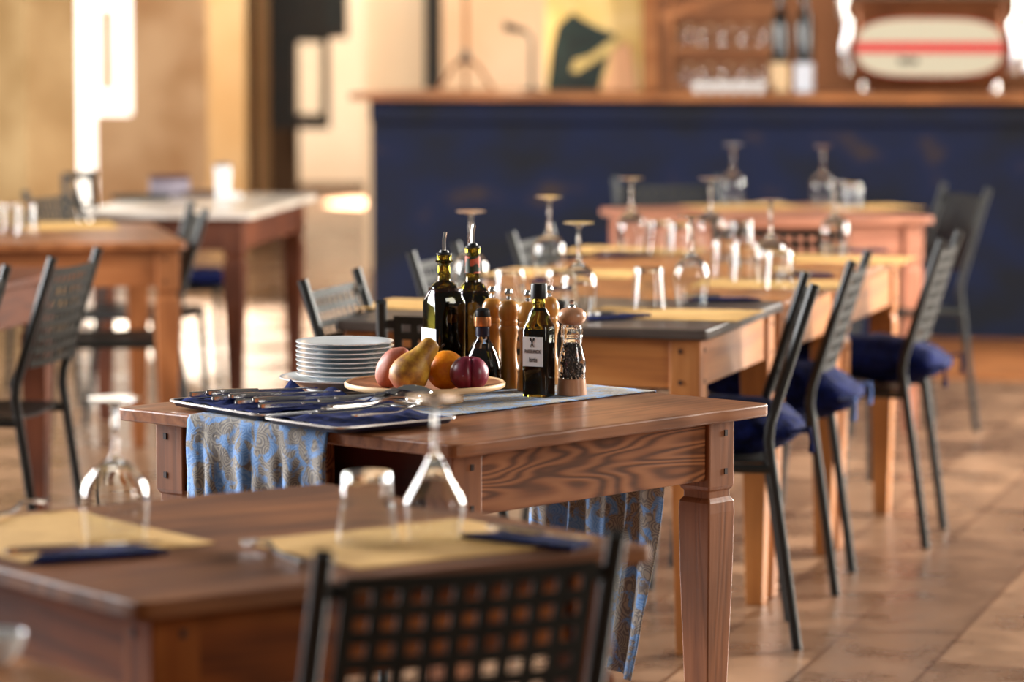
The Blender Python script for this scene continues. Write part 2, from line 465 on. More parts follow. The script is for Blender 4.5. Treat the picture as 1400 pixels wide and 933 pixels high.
# tripod stand on the bar
p = onbar(637)
M_brass = plain('aged_brass', S(150, 96, 56), 0.35, metal=0.6)
t = thing('tripod_stand', 'thin brown tripod stand on the left half of the bar top', 'stand', p)
obj('pole', MB().tube([(0, 0, 0.15), (0, 0, 0.55)], 0.011), M_brass, t)
obj('hub', MB().lathe([(0, 0.12), (0.02, 0.125), (0.024, 0.15), (0.014, 0.19), (0, 0.195)], 16), M_black, t)
for a in (0.15, pi - 0.1, 1.5 * pi):
    obj('leg', MB().tube([(0.012 * cos(a), 0.012 * sin(a), 0.15), (0.06 * cos(a), 0.06 * sin(a), 0.11), (0.125 * cos(a), 0.125 * sin(a), 0.008)], 0.009), M_brass, t)
# lamp
p = onbar(727, 0.45)
t = thing('desk_lamp', 'small dark angled lamp on the bar between tripod and poster', 'lamp', p)
obj('base', MB().lathe([(0, 0), (0.045, 0), (0.045, 0.008), (0.01, 0.014), (0, 0.014)], 20), M_darkframe, t)
obj('stem', MB().tube([(0, 0, 0.01), (0, 0, 0.23), (-0.02, 0, 0.265)], 0.009), M_darkframe, t)
obj('lamp_shade', MB().loft([[(-0.02 - 0.11 * k, s * (0.02 + 0.03 * k), 0.27 + 0.03 * k + dz * (0.01 + 0.012 * k)) for s, dz in ((-1, -1), (1, -1), (0.6, 1), (-0.6, 1))] for k in (0, 0.5, 1)]), M_darkframe, t)
l = bpy.data.lights.new('desk_lamp_light', 'POINT'); l.energy = 3.5; l.color = (1, 0.8, 0.55); l.shadow_soft_size = 0.03
lo = bpy.data.objects.new('desk_lamp_light', l); lo.location = p + Vector((-0.09, 0.0, 0.22)); C.objects.link(lo)
# poster leaning at the back of the bar
p = onbar(812, 0.62)
t = thing('poster_board', 'leaning yellow poster board with a dark robed shape, beside the wooden post', 'poster', p, bang)
W2 = 0.46; H2 = 0.62
obj('board', MB().box((0, 0.01, H2 / 2), (W2, 0.02, H2)), noisy('yellow_poster', S(222, 186, 104), S(238, 206, 138), 8, 0.7, bump=0.02), t, smooth=0)
def blob(pts, y, mat, nm):
    M = Matrix(((1, 0, 0, 0), (0, 0, 1, y), (0, 1, 0, 0), (0, 0, 0, 1)))
    obj(nm, MB().prism(pts, -0.004, 0.0, M), mat, t, smooth=0)
blob([(-0.22, 0.0), (0.02, 0.0), (0.06, 0.14), (0.10, 0.26), (0.02, 0.29), (-0.06, 0.33), (-0.10, 0.36), (-0.17, 0.30), (-0.20, 0.18)], -0.001, noisy('dark_green_ink', S(18, 22, 20), S(22, 46, 40), 12, 0.7), 'printed_robe')
blob([(0.03, 0.0), (0.20, 0.0), (0.17, 0.22), (0.09, 0.20), (0.07, 0.08)], -0.003, plain('peach_ink', S(232, 176, 130), 0.7), 'printed_panel')
blob([(-0.11, 0.09), (-0.08, 0.08), (0.10, 0.19), (0.13, 0.24), (0.09, 0.24), (-0.02, 0.16), (-0.09, 0.14)], -0.006, plain('pale_ink', S(208, 180, 112), 0.7), 'printed_sleeve')
# wooden post and brace of the shelving
mb = MB(); q = onbar(888, 0.55)
mb.box((q.x, q.y, (BT + 2.65) / 2), (0.075, 0.07, 2.65 - BT))
struct('trim_8', mb, M_barwood, smooth=0)
# shelf unit with glasses behind
q = onbar(991, 0.62)
sh = thing('shelf_unit', 'open wooden glass shelf standing on the bar beside the post', 'shelf', q, bang)
for zz in (0.0, 0.18, 0.36):
    obj('shelf', MB().box((0, 0, zz + 0.012), (0.52, 0.16, 0.022)), M_barwood, sh, smooth=0)
for xx in (-0.25, 0.25):
    obj('upright', MB().box((xx, 0, 0.3), (0.022, 0.16, 0.6)), M_barwood, sh, smooth=0)
obj('brace', MB().box((-0.12, -0.08, 0.40), (0.36, 0.02, 0.04)).xf(Matrix.Translation((-0.12, 0, 0.40)) @ Matrix.Rotation(radians(-20), 4, 'Y') @ Matrix.Translation((0.12, 0, -0.40))), M_barwood, sh, smooth=0)

# ------------------------------------------------------------------ glassware
def shell(outer, th):
    """closed profile from an upright outer profile (r,z) listed from the bottom centre to the rim"""
    inner = []
    return outer
def wine_profile(kind):
    if kind == 'angular':
        Ht = 0.200
        out = [(0, 0), (0.039, 0), (0.039, 0.002), (0.012, 0.0065), (0.0042, 0.014), (0.0038, 0.05), (0.0046, 0.079), (0.010, 0.086), (0.026, 0.116), (0.0425, 0.144), (0.0435, 0.148), (0.043, 0.153), (0.0375, 0.2)]
        inn = [(0.0363, 0.2), (0.0418, 0.153), (0.0422, 0.149), (0.041, 0.145), (0.0248, 0.117), (0.009, 0.089), (0, 0.087)]
    elif kind == 'round':
        Ht = 0.200
        out = [(0, 0), (0.038, 0), (0.038, 0.002), (0.012, 0.006), (0.0042, 0.014), (0.0038, 0.05), (0.0046, 0.080), (0.012, 0.086), (0.030, 0.099), (0.043, 0.117), (0.0485, 0.137), (0.0475, 0.165), (0.043, 0.2)]
        inn = [(0.0418, 0.2), (0.0463, 0.165), (0.0473, 0.137), (0.042, 0.118), (0.0292, 0.1005), (0.011, 0.0885), (0, 0.0865)]
    else:
        Ht = 0.222
        out = [(0, 0), (0.037, 0), (0.037, 0.002), (0.012, 0.006), (0.0042, 0.014), (0.0038, 0.06), (0.0046, 0.092), (0.012, 0.098), (0.030, 0.112), (0.0415, 0.132), (0.0445, 0.155), (0.0425, 0.185), (0.037, 0.222)]
        inn = [(0.0358, 0.222), (0.0413, 0.185), (0.0433, 0.155), (0.0405, 0.133), (0.0292, 0.1135), (0.011, 0.1005), (0, 0.0985)]
    return [(r, Ht - z) for r, z in out + inn]
def tumbler_profile():
    Ht = 0.098
    out = [(0, 0), (0.033, 0), (0.0345, 0.003), (0.038, 0.045), (0.0435, Ht)]
    inn = [(0.042, Ht), (0.0365, 0.045), (0.032, 0.013), (0, 0.011)]
    return [(r, Ht - z) for r, z in out + inn]
TZ = 0.76
MATZ = TZ + 0.002
wine0 = {}
def wineglass(px, py, label, kind='tall', group='upturned wine glasses', z=MATZ):
    p = P(px, py, z)
    if kind not in wine0:
        o = obj('wine_glass', MB().lathe(wine_profile(kind), 40), M_glass, None, smooth=60)
        o.location = p; tag(o, label, 'wine glass', group); wine0[kind] = o
        return o
    return dup(wine0[kind], p, random.random(), label, group)
tum0 = []
def tumbler(px, py, label, z=MATZ, group='upturned tumblers'):
    p = P(px, py, z)
    if not tum0:
        o = obj('tumbler', MB().lathe(tumbler_profile(), 36), M_glass, None, smooth=60)
        o.location = p; tag(o, label, 'tumbler', group); tum0.append(o)
        return o
    return dup(tum0[0], p, random.random(), label, group)

# ------------------------------------------------------------------ tables
def frame3(N, R, L, z=TZ):
    n, r, l_ = P(*N, z), P(*R, z), P(*L, z)
    ex, ey = r - n, l_ - n
    a1 = atan2(ex.y, ex.x); a2 = atan2(ey.y, ey.x) - pi / 2
    while a2 - a1 > pi: a2 -= 2 * pi
    while a2 - a1 < -pi: a2 += 2 * pi
    return (r + l_) / 2, (a1 + a2) / 2, ex.length, ey.length
def make_table(label, c, rz, wx, wy, Wt, Wf, Wl, neck=True, top_mat=None, over=0.045, apron_h=0.115, lw=0.036, drawer=False, name='dining_table', ragged=0.0015, pegs=True, group='wooden dining tables'):
    t = thing(name, label, 'table', (c.x, c.y, 0), rz, group)
    th = 0.024
    # top: rounded-corner slab with a slightly worn outline
    pts = []
    rc = 0.018
    hx, hy = wx / 2, wy / 2
    for (sx, sy, a0_) in ((1, 1, 0), (-1, 1, 90), (-1, -1, 180), (1, -1, 270)):
        for k in range(4):
            a = radians(a0_ + 30 * k)
            pts.append((sx * (hx - rc) + rc * cos(a), sy * (hy - rc) + rc * sin(a)))
    q = []
    for i in range(len(pts)):
        a, b_ = Vector(pts[i]), Vector(pts[(i + 1) % len(pts)])
        n = max(1, int((b_ - a).length / 0.04))
        for k in range(n):
            p_ = a.lerp(b_, k / n)
            d = noise.noise(Vector((p_.x * 23 + c.x * 7, p_.y * 23 + c.y * 5, 1.3))) * ragged
            q.append((p_.x * (1 + d / hx), p_.y * (1 + d / hy)))
    obj('tabletop', MB().prism(q, TZ - th, TZ), top_mat or Wt['X'], t, smooth=30, bevel=0.004)
    lx, ly = hx - over - lw, hy - over - lw
    zt = TZ - th
    for sx in (-1, 1):
        for sy in (-1, 1):
            m = MB()
            if neck:
                zb = zt - apron_h - 0.012
                m.sq(sx * lx, sy * ly, [(zt, lw), (zb, lw), (zb - 0.006, lw * 0.93), (zb - 0.010, lw * 0.84), (zb - 0.022, lw * 0.84), (zb - 0.027, lw * 0.95), (zb - 0.031, lw * 1.0), (zb - 0.05, lw * 1.02), (zb - 0.16, lw * 0.97), (0.0, lw * 0.60)])
            else:
                m.sq(sx * lx, sy * ly, [(zt, lw), (zt - apron_h - 0.03, lw), (0.0, lw * 0.62)])
            leg = obj('leg', m, Wl['Z'], t, smooth=0, bevel=0.003)
            if pegs and (sx, sy) in ((1, -1), (-1, -1), (-1, 1)):
                for zz in (zt - 0.028, zt - apron_h + 0.015):
                    if sy == -1: obj('peg', MB().box((sx * lx + 0.010, sy * ly - lw, zz), (0.008, 0.004, 0.011)), M_peg, leg, smooth=0)
                    if sx == -1: obj('peg', MB().box((sx * lx - lw, sy * ly + 0.010, zz), (0.004, 0.008, 0.011)), M_peg, leg, smooth=0)
    za = zt - apron_h / 2
    ins = 0.010
    for s in (-1, 1):
        obj('apron', MB().box((0, s * (ly + lw - ins - 0.011), za), (2 * (lx - lw) + 0.004, 0.022, apron_h)), Wf['X'], t, smooth=0, bevel=0.002)
    for s in (-1, 1):
        if s == -1 and drawer:
            obj('recess_board', MB().box((-(lx + lw - 0.055), 0, za), (0.02, 2 * (ly - lw) + 0.004, apron_h)), M_recess, t, smooth=0)
            w_ = 2 * (ly - lw)
            d = MB()
            d.box((-(lx + lw - 0.018), 0.10, za - 0.002), (0.02, w_ - 0.28, apron_h - 0.012))
            obj('drawer', d, Wf['Y'], t, smooth=0, bevel=0.002)
            obj('drawer_rail', MB().box((-(lx + lw - 0.03), 0, zt - apron_h - 0.006), (0.05, w_ + 0.004, 0.012)), M_recess, t, smooth=0)
        else:
            obj('apron', MB().box((s * (lx + lw - ins - 0.011), 0, za), (0.022, 2 * (ly - lw) + 0.004, apron_h)), Wf['Y'], t, smooth=0, bevel=0.002)
    return t

# the sharp table in the middle
cM, aM, wxM, wyM = frame3((621, 609), (1055, 552), (161, 557))
make_table('sharp brown oak table carrying the fruit dish, plates and oil bottles', cM, aM, wxM, wyM, W_midtop, W_mid, W_midleg, drawer=True, over=0.05, lw=0.037, ragged=0.004)
# the front table
cF, aF, wxF, wyF = frame3((201, 820), (929, 747), (-242, 722))
make_table('dark walnut table with an upturned tumbler, closest one fully seen', cF, aF, wxF, wyF, W_front, W_frontap, W_frontap, over=0.04, lw=0.036, ragged=0.003)
# corner of a table at the bottom left
p1 = P(35, 900, TZ); dirE = (P(150, 933, TZ) - p1).normalized(); nE = Vector((-dirE.y, dirE.x, 0))
make_table('orange wood table cut by the bottom left corner of the picture', p1 - nE * 0.43, atan2(nE.y, nE.x), 0.86, 0.86, W_orange, W_orange, W_orange)
# the row behind
nR = P(966, 452, TZ); aR = radians(73.6)
dx = Vector((cos(aR), sin(aR), 0)); dy = Vector((-sin(aR), cos(aR), 0))
rowc = [nR + dx * (0.42 + 0.85 * k) + dy * 0.45 for k in range(3)]
make_table('charcoal topped table behind the pepper mills, first of the row of three', rowc[0], aR, 0.84, 0.90, W_darktop, W_orange, W_orange, top_mat=W_darktop['Y'], neck=False, lw=0.036, over=0.02)
make_table('orange wood table in the row, between the charcoal topped one and the last', rowc[1], aR, 0.84, 0.90, W_orange, W_orange, W_orange, over=0.02)
make_table('last table of the row, its end towards the rose wood table', rowc[2], aR, 0.84, 0.90, W_orange, W_orange, W_orange, over=0.02)
c5, a5, wx5, wy5 = frame3((960, 303), (1294, 297), (805, 284))
make_table('rose wood square table standing right before the navy bar', c5, a5, wx5, wy5, W_rose, W_rose, W_rose, over=0.03)
# tables at the left
p = P(100, 366, TZ); a = radians(78)
ux = Vector((cos(a), sin(a), 0)); uy = Vector((-sin(a), cos(a), 0))
cT0 = p - ux * 0.575 + uy * 0.43
make_table('reddish table at the left edge behind the near grey chair', cT0, a, 1.15, 0.86, W_reddish, W_reddish, W_reddish)
p = P(255, 331, TZ); a = radians(101.5)
ux = Vector((cos(a), sin(a), 0)); uy = Vector((-sin(a), cos(a), 0))
cT1 = p + ux * 0.525 + uy * 0.45; aT1 = a
make_table('chestnut table by the stone pillar, with two glasses on it', cT1, a, 1.05, 0.9, W_left, W_left, W_left, over=0.02)
p = P(345, 291, TZ); r_ = P(435, 265, TZ); a = atan2(r_.y - p.y, r_.x - p.x)
ux = Vector((cos(a), sin(a), 0)); uy = Vector((-sin(a), cos(a), 0))
L2 = (r_ - p).length
cT2 = p + ux * L2 / 2 + uy * 0.32; aT2 = a
make_table('reddish table with a pale stone top below the amber column', cT2, a, L2, 0.64, W_reddish, W_reddish, W_reddish, top_mat=M_marble)

# ------------------------------------------------------------------ chairs
def perforated(wd, ht, cols, rows, hole, pitch_x, pitch_z, curve=0.010):
    xs = [-wd / 2]; zs = [0.0]
    x0 = -(cols - 1) * pitch_x / 2; z0 = (ht - (rows - 1) * pitch_z) / 2
    for i in range(cols): xs += [x0 + i * pitch_x - hole / 2, x0 + i * pitch_x + hole / 2]
    for i in range(rows): zs += [z0 + i * pitch_z - hole / 2, z0 + i * pitch_z + hole / 2]
    xs.append(wd / 2); zs.append(ht)
    m = MB(); nx, nz = len(xs), len(zs)
    vs = [(x, -curve * (1 - (2 * x / wd) ** 2), z) for z in zs for x in xs]
    fs = []
    for j in range(nz - 1):
        for i in range(nx - 1):
            if i % 2 == 1 and j % 2 == 1 : continue
            fs.append((j * nx + i, j * nx + i + 1, (j + 1) * nx + i + 1, (j + 1) * nx + i))
    return m.add(vs, fs)
def make_chair():
    t = thing('metal_chair', '', 'chair')
    rt = 0.0125; hw = 0.195
    fy, ky, kz, ty, tz = -0.275, -0.205, 0.50, -0.31, 0.855
    for s in (-1, 1):
        rear = [(s * hw, fy, 0.0), (s * hw, fy + (ky - fy) * 0.5, kz * 0.5), (s * hw, ky - 0.006, kz - 0.05), (s * hw, ky, kz - 0.01), (s * hw, ky - 0.004, kz + 0.03), (s * hw, (ky + ty) / 2, (kz + tz) / 2 + 0.01), (s * hw, ty, tz)]
        obj('rear_leg', MB().tube(rear, rt, 10), M_iron, t, smooth=50)
        obj('front_leg', MB().tube([(s * hw, 0.205, 0.0), (s * hw, 0.185, 0.25), (s * hw, 0.175, 0.425)], rt, 10), M_iron, t, smooth=50)
        obj('side_rail', MB().tube([(s * hw, ky - 0.005, 0.425), (s * hw, 0.18, 0.43)], rt * 0.95, 8), M_iron, t, smooth=50)
    se = []
    for j in range(7):
        y = -0.20 + 0.40 * j / 6
        se.append([(x, y, 0.437 + zo - 0.012 * (1 - (x / 0.185) ** 2) - (0.012 * max(0, (j - 4)) ** 2 * 0.3)) for x, zo in ((-0.183, 0), (-0.09, 0), (0, 0), (0.09, 0), (0.183, 0), (0.183, 0.006), (0.09, 0.006), (0, 0.006), (-0.09, 0.006), (-0.183, 0.006))])
    obj('seat', MB().loft(se), M_iron, t, smooth=40)
    p = perforated(0.338, 0.268, 9, 7, 0.0188, 0.0352, 0.0352)
    lean = atan2(-(ty - ky), tz - kz)
    M = Matrix.Translation((0, ky - 0.021 - 0.006, 0.567)) @ Matrix.Rotation(lean, 4, 'X')
    obj('backrest', p.xf(M), M_panel, t, smooth=0, solid=0.003, weld=True)
    for s in (-1, 1):
        for z in (0.62, 0.805):
            yy = ky + (ty - ky) * (z - kz) / (tz - kz)
            obj('bracket', MB().box((s * 0.177, yy, z), (0.026, 0.006, 0.02)), M_iron, t, smooth=0)
    return t
chair0 = make_chair()
first = [True]
GCH = 'perforated metal chairs'
def place_chair(mid, face, label, off=0.275):
    """mid: point midway between the rear posts (at local y = -off); face: the direction the sitter looks"""
    f_ = Vector((face[0], face[1], 0)).normalized()
    o = Vector((mid.x, mid.y, 0)) + f_ * off
    rz = atan2(f_.y, f_.x) - pi / 2
    if first[0]:
        first[0] = False
        chair0.location = o; chair0.rotation_euler = (0, 0, rz); chair0['label'] = label; chair0['group'] = GCH
        return chair0
    return dup(chair0, o, rz, label, GCH)
def by_feet(a, b, label, sh=0.0):      # a near, b far rear feet as picture points on the floor; sitter looks to the left of a->b
    A, B = P(*a, 0), P(*b, 0); s = B - A
    return place_chair((A + B) / 2 + s.normalized() * sh, (-s.y, s.x), label)
def by_tops(a, b, label, side=1, sh=0.0):
    A, B = P(*a, 0.85), P(*b, 0.85); s = B - A
    return place_chair((A + B) / 2 + s.normalized() * sh, (-s.y * side, s.x * side), label, 0.31)
chA = by_feet((1092, 897), (1081, 857), 'black metal chair side-on at the charcoal topped table, its back almost closed to view', 0.075)
chB = by_feet((1140, 818), (1165, 783), 'metal chair with a cushion drooping off its seat, second in the right hand line', 0.02)
chC = by_feet((1260, 757), (1287, 727), 'metal chair at the last table of the row, cushion tie hanging from its back', 0.07)
nearD = P(1335, 602, 0)
chD = place_chair(nearD + Vector((-0.025, 0.425, 0)), (-0.95, -0.28), 'metal chair at the right end of the rose wood table, against the navy bar')
chZ = by_tops((449, 762), (838, 735), 'black perforated chair at the walnut table, cut by the bottom edge')
mE = (P(413, 388, 0.85) + P(515, 368, 0.85)) / 2
chE = place_chair(mE + Vector((-0.025, 0, 0)), (dx.y, -dx.x), 'grey metal chair behind the stack of white plates', 0.31)
mF = (P(536, 413, 0.85) + P(752, 413, 0.85)) / 2
chF = place_chair(mF + Vector((0, -0.06, 0)), (0.02, 1), 'dark metal chair hidden behind the tall oil bottles', 0.31)
mG = P(585, 352, 0.85) + dx * 0.30 + dy * 0.08
chG = place_chair(mG, (dx.y, -dx.x), 'dim metal chair left of the oil bottles, in front of the bar', 0.31)
mH = P(697, 321, 0.85) + dx * 0.21
chH = place_chair(mH, (dx.y, -dx.x), 'metal chair with a bluish sheen on its back, behind the wine glasses', 0.31)
mJ = P(1065, 303, 0.85) + Vector((0, 0.06, 0))
chJ = place_chair(mJ, (0.28, 0.96), 'metal chair between the last table of the row and the rose wood table', 0.31)
mI = P(900, 246, 0.85) + Vector((0.03, 0.10, 0))
chI = place_chair(mI, (0.25, -0.97), 'dark metal chair on the bar side of the rose wood table', 0.31)
chL1 = by_tops((72, 355), (135, 341), 'grey chair with a curved perforated back at the left edge, nearest of the left group')
mK = P(11, 366, 0.85)
chK = place_chair(mK - Vector((0.03, 0.19, 0)), (-0.98, 0.14), 'chair at the left edge of which one blue-lit post is seen', 0.31)
mL2 = (P(253, 279, 0.85) + P(283, 293, 0.85)) / 2
chL2 = place_chair(mL2 + Vector((-0.0, 0.12, 0)), (-0.97, -0.2), 'dark metal chair side-on at the right end of the chestnut table', 0.31)
mL3 = P(64, 261, 0.85) + Vector((0, 0.08, 0))
chL3 = place_chair(mL3, (0.95, -0.33), 'dark chair in front of the stone pillar, back toward the pillar', 0.31)
# ladder back chair against the window
lb = P(112, 239, 0.85)
t = thing('ladder_back_chair', 'open-backed dark chair outlined against the bright window', 'chair', (lb.x, lb.y + 0.0, 0), radians(-108))
for s in (-1, 1):
    obj('rear_leg', MB().tube([(s * 0.14 + (0.02 if s > 0 else 0.04), 0.06, 0), (s * 0.14 + 0.0, 0, 0.45), (s * 0.12 - 0.01, -0.02, 0.86)], 0.014, 8), M_iron, t)
    obj('front_leg', MB().tube([(s * 0.17, -0.40, 0), (s * 0.17, -0.38, 0.44)], 0.014, 8), M_iron, t)
obj('seat', MB().box((0, -0.19, 0.45), (0.38, 0.42, 0.025)), M_iron, t, bevel=0.005)
for z in (0.845, 0.735, 0.635):
    obj('slat', MB().box((-0.005, -0.01, z), (0.27, 0.018, 0.03 if z > 0.8 else 0.014)), M_iron, t, bevel=0.003)

# cushions
def cushion(chair, label, dxy=(0, 0), rx=0.0, sz=(0.43, 0.43, 0.10), dz=0.0, seed=1, tie=True):
    def fn(d):
        def sp(v, e): return math.copysign(abs(v) ** e, v)
        q = Vector((sp(d.x, 0.5) * sz[0] / 2 * 1.0, sp(d.y, 0.5) * sz[1] / 2, sp(d.z, 0.75) * sz[2] / 2))
        rr = max(abs(q.x) / (sz[0] / 2), abs(q.y) / (sz[1] / 2))
        q.z *= 1 - 0.45 * max(0, rr - 0.6) / 0.4
        nz = noise.noise(Vector((q.x * 9 + seed * 3.1, q.y * 9, q.z * 9))) * 0.014 + noise.noise(Vector((q.x * 26 + seed, q.y * 26, q.z * 26))) * 0.009
        return q + d * nz
    root = bpy.data.objects.new('seat_cushion', None); C.objects.link(root)
    tag(root, label, 'cushion', 'navy seat cushions')
    R = chair.rotation_euler.z
    off = Matrix.Rotation(R, 3, 'Z') @ Vector((dxy[0], dxy[1], 0))
    root.location = Vector(chair.location) + off + Vector((0, 0, 0.437 + sz[2] / 2 + dz))
    root.rotation_euler = (rx, 0, R)
    obj('pad', MB().sphere((0, 0, 0), 1, 44, 22, fn), M_cush, root, smooth=80)
    if tie:
        for s in (-1, 1):
            obj('tie', MB().tube([(s * 0.17, -0.19, 0.0), (s * 0.19, -0.23, 0.01), (s * 0.195, -0.235, -0.02), (s * 0.19, -0.235, -0.045)], [0.004, 0.006, 0.005, 0.008], 8), M_cush if seed != 2 else M_tie, root)
    return root
cushion(chA, 'navy cushion on the nearest right hand chair, by the oak table corner', (0, -0.07), 0, (0.355, 0.45, 0.12), seed=1, dz=0.012)
cushion(chB, 'navy cushion sliding off the second chair, with a pale blue tie', (0, -0.09), radians(8), (0.355, 0.46, 0.12), seed=2, dz=0.03)
cushion(chC, 'navy cushion on the third chair, before the rose wood table', (0, -0.09), radians(4), (0.355, 0.44, 0.11), seed=3, dz=0.02)
# low stool under the stone topped table
q = Vector((X(268, 13.75), 13.75, 0))
t = thing('stool', 'thin-legged low stool under the stone topped table', 'stool', q, 0.3)
obj('seat', MB().lathe([(0, 0.425), (0.15, 0.425), (0.155, 0.432), (0.15, 0.44), (0, 0.44)], 28), M_iron, t)
for k in range(4):
    a_ = pi / 4 + k * pi / 2
    obj('leg', MB().tube([(0.15 * cos(a_), 0.15 * sin(a_), 0), (0.12 * cos(a_), 0.12 * sin(a_), 0.43)], 0.012, 8), M_iron, t)
class _C: pass
st_ = _C(); st_.rotation_euler = t.rotation_euler; st_.location = t.location
cushion(st_, 'flat blue cushion on the stool under the stone topped table', (0, 0), 0, (0.28, 0.28, 0.05), seed=4, tie=False, dz=0.012)

# ------------------------------------------------------------------ table runner
ex = Vector((cos(aM), sin(aM), 0)); ey = Vector((-sin(aM), cos(aM), 0))
def toM(px, py, z=TZ):
    q = P(px, py, z) - Vector((cM.x, cM.y, 0)); return q.dot(ex), q.dot(ey)
yr = (toM(468, 590)[1] + toM(905, 533)[1]) / 2
yl = toM(257, 569)[1]
rw = yl - yr
hx = wxM / 2
path = []
zf = 0.46
e = 0.004
def runner_pt(s, u):
    """s: 0..1 along: front drop, top, back drop; u 0..1 across"""
    y = yr + rw * u
    ph = u * 9.0
    if s < 0.3:
        k = 1 - s / 0.3             # 1 at the hem
        drop = k * (TZ - zf)
        wv = 0.007 * min(1, drop / 0.1) * (sin(ph * 1.9 + 0.6) + 0.6 * sin(ph * 4.3 + drop * 9)) + 0.004 * noise.noise(Vector((y * 20, drop * 20, 0)))
        return Vector((-hx - 0.008 - abs(wv) - 0.006 * min(1, drop / 0.05), y - 0.004 * sin(drop * 14), TZ + 0.0015 - drop))
    if s < 0.6:
        k = (s - 0.3) / 0.3
        return Vector((-hx - 0.004 + (wxM + 0.008) * k, y, TZ + 0.0022 + 0.0006 * noise.noise(Vector((k * 14, u * 8, 3)))))
    k = (s - 0.6) / 0.4
    drop = k * (0.50 + 0.08 * (1 - u))
    wv = (0.014 * min(1, drop / 0.15)) * (sin(ph * 1.6) + 0.7 * sin(ph * 3.4 + drop * 7))
    sway = 0.10 * max(0, drop - 0.15) ** 1.5 * 3.0
    return Vector((hx + 0.012 + abs(wv) + 0.02 * min(1, drop / 0.08), y + sway * (1 - 0.5 * u), TZ + 0.0015 - drop))
m = MB(); NU, NS = 60, 110
vs_ = [Matrix.Translation((cM.x, cM.y, 0)) @ (ex * p_.x + ey * p_.y + Vector((0, 0, p_.z))) for p_ in [runner_pt(i / NS, j / NU) for i in range(NS + 1) for j in range(NU + 1)]]
m.add(vs_, [(i * (NU + 1) + j, i * (NU + 1) + j + 1, (i + 1) * (NU + 1) + j + 1, (i + 1) * (NU + 1) + j) for i in range(NS) for j in range(NU)])
def runner_mat():
    m_, n, l_, b = base('blue_damask')
    tc = n.new('ShaderNodeTexCoord')
    vo = n.new('ShaderNodeTexVoronoi'); vo.inputs['Scale'].default_value = 30; vo.feature = 'F1'
    wr = n.new('ShaderNodeTexNoise'); wr.inputs['Scale'].default_value = 20; wr.inputs['Detail'].default_value = 2
    l_.new(tc.outputs['Object'], wr.inputs['Vector'])
    ad = n.new('ShaderNodeMixRGB'); ad.blend_type = 'ADD'; ad.inputs[0].default_value = 0.035
    l_.new(tc.outputs['Object'], ad.inputs[1]); l_.new(wr.outputs['Color'], ad.inputs[2])
    l_.new(ad.outputs[0], vo.inputs['Vector'])
    mu = n.new('ShaderNodeMath'); mu.operation = 'MULTIPLY'; mu.inputs[1].default_value = 46; l_.new(vo.outputs['Distance'], mu.inputs[0])
    si = n.new('ShaderNodeMath'); si.operation = 'SINE'; l_.new(mu.outputs[0], si.inputs[0])
    bl_ = n.new('ShaderNodeTexNoise'); bl_.inputs['Scale'].default_value = 24; bl_.inputs['Detail'].default_value = 4; bl_.inputs['Distortion'].default_value = 1.2
    l_.new(tc.outputs['Object'], bl_.inputs['Vector'])
    gt = ramp(n, [(0.44, (0, 0, 0, 1)), (0.50, (1, 1, 1, 1))]); l_.new(bl_.outputs['Fac'], gt.inputs[0])
    lines = ramp(n, [(0.4, (0, 0, 0, 1)), (0.6, (1, 1, 1, 1))])
    ms = n.new('ShaderNodeMapRange'); ms.inputs[1].default_value = -1; ms.inputs[2].default_value = 1; l_.new(si.outputs[0], ms.inputs[0]); l_.new(ms.outputs[0], lines.inputs[0])
    c1 = mixn(n, l_, S(150, 142, 128), S(108, 102, 98), lines.outputs[0])
    c2 = mixn(n, l_, S(88, 136, 196), S(116, 156, 204), lines.outputs[0])
    l_.new(mixn(n, l_, c2, c1, gt.outputs[0]), b.inputs['Base Color'])
    b.inputs['Roughness'].default_value = 0.85
    b.inputs['Sheen Weight'].default_value = 0.2
    bp = n.new('ShaderNodeBump'); bp.inputs['Strength'].default_value = 0.35; bp.inputs['Distance'].default_value = 0.003
    l_.new(lines.outputs[0], bp.inputs['Height']); l_.new(bp.outputs[0], b.inputs['Normal'])
    return m_
tag(obj('table_runner', m, runner_mat(), None, smooth=80, solid=0.0012), 'blue and beige patterned runner hanging over both sides of the oak table', 'table runner')
RZ = TZ + 0.0036

# ------------------------------------------------------------------ white plates
def plate_mesh(r, h, foot):
    out = [(0, 0), (foot, 0), (foot, 0.003), (r * 0.70, h * 0.38), (r, h - 0.0022), (r, h), (r * 0.99, h + 0.0002), (r * 0.72, h * 0.55), (foot * 0.98, 0.0052), (0, 0.005)]
    return MB().lathe(out, 56)
M_under = plain('blue_grey_underside', S(140, 160, 174), 0.2, coat=0.2)
def tint_underside(o, r):
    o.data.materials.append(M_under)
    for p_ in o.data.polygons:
        if p_.normal.z < -0.15: p_.material_index = 1  # downward faces of the plate take the blue-grey colour
def stack_at(px, y): 
    return Vector((X(px, y), y, 0))
sp_ = P(470, 527, RZ); 
sc0 = Vector((X(470, 7.03), 7.03, TZ))
bp_ = obj('plate', plate_mesh(0.128, 0.026, 0.075), M_china, None, smooth=50)
tint_underside(bp_, 0.128)
bp_.location = (sc0.x, sc0.y, TZ + 0.0005)
tag(bp_, 'wide white soup plate under the plate stack', 'plate', 'white china plates')
sm = None
order = ['lowest small white plate of the stack, on the wide one', 'second small white plate up in the stack', 'third small white plate up in the stack', 'fourth small white plate up in the stack', 'fourth small white plate down from the top of the stack', 'third small white plate down from the top of the stack', 'second small white plate down from the top of the stack', 'topmost white plate of the stack, its face in view']
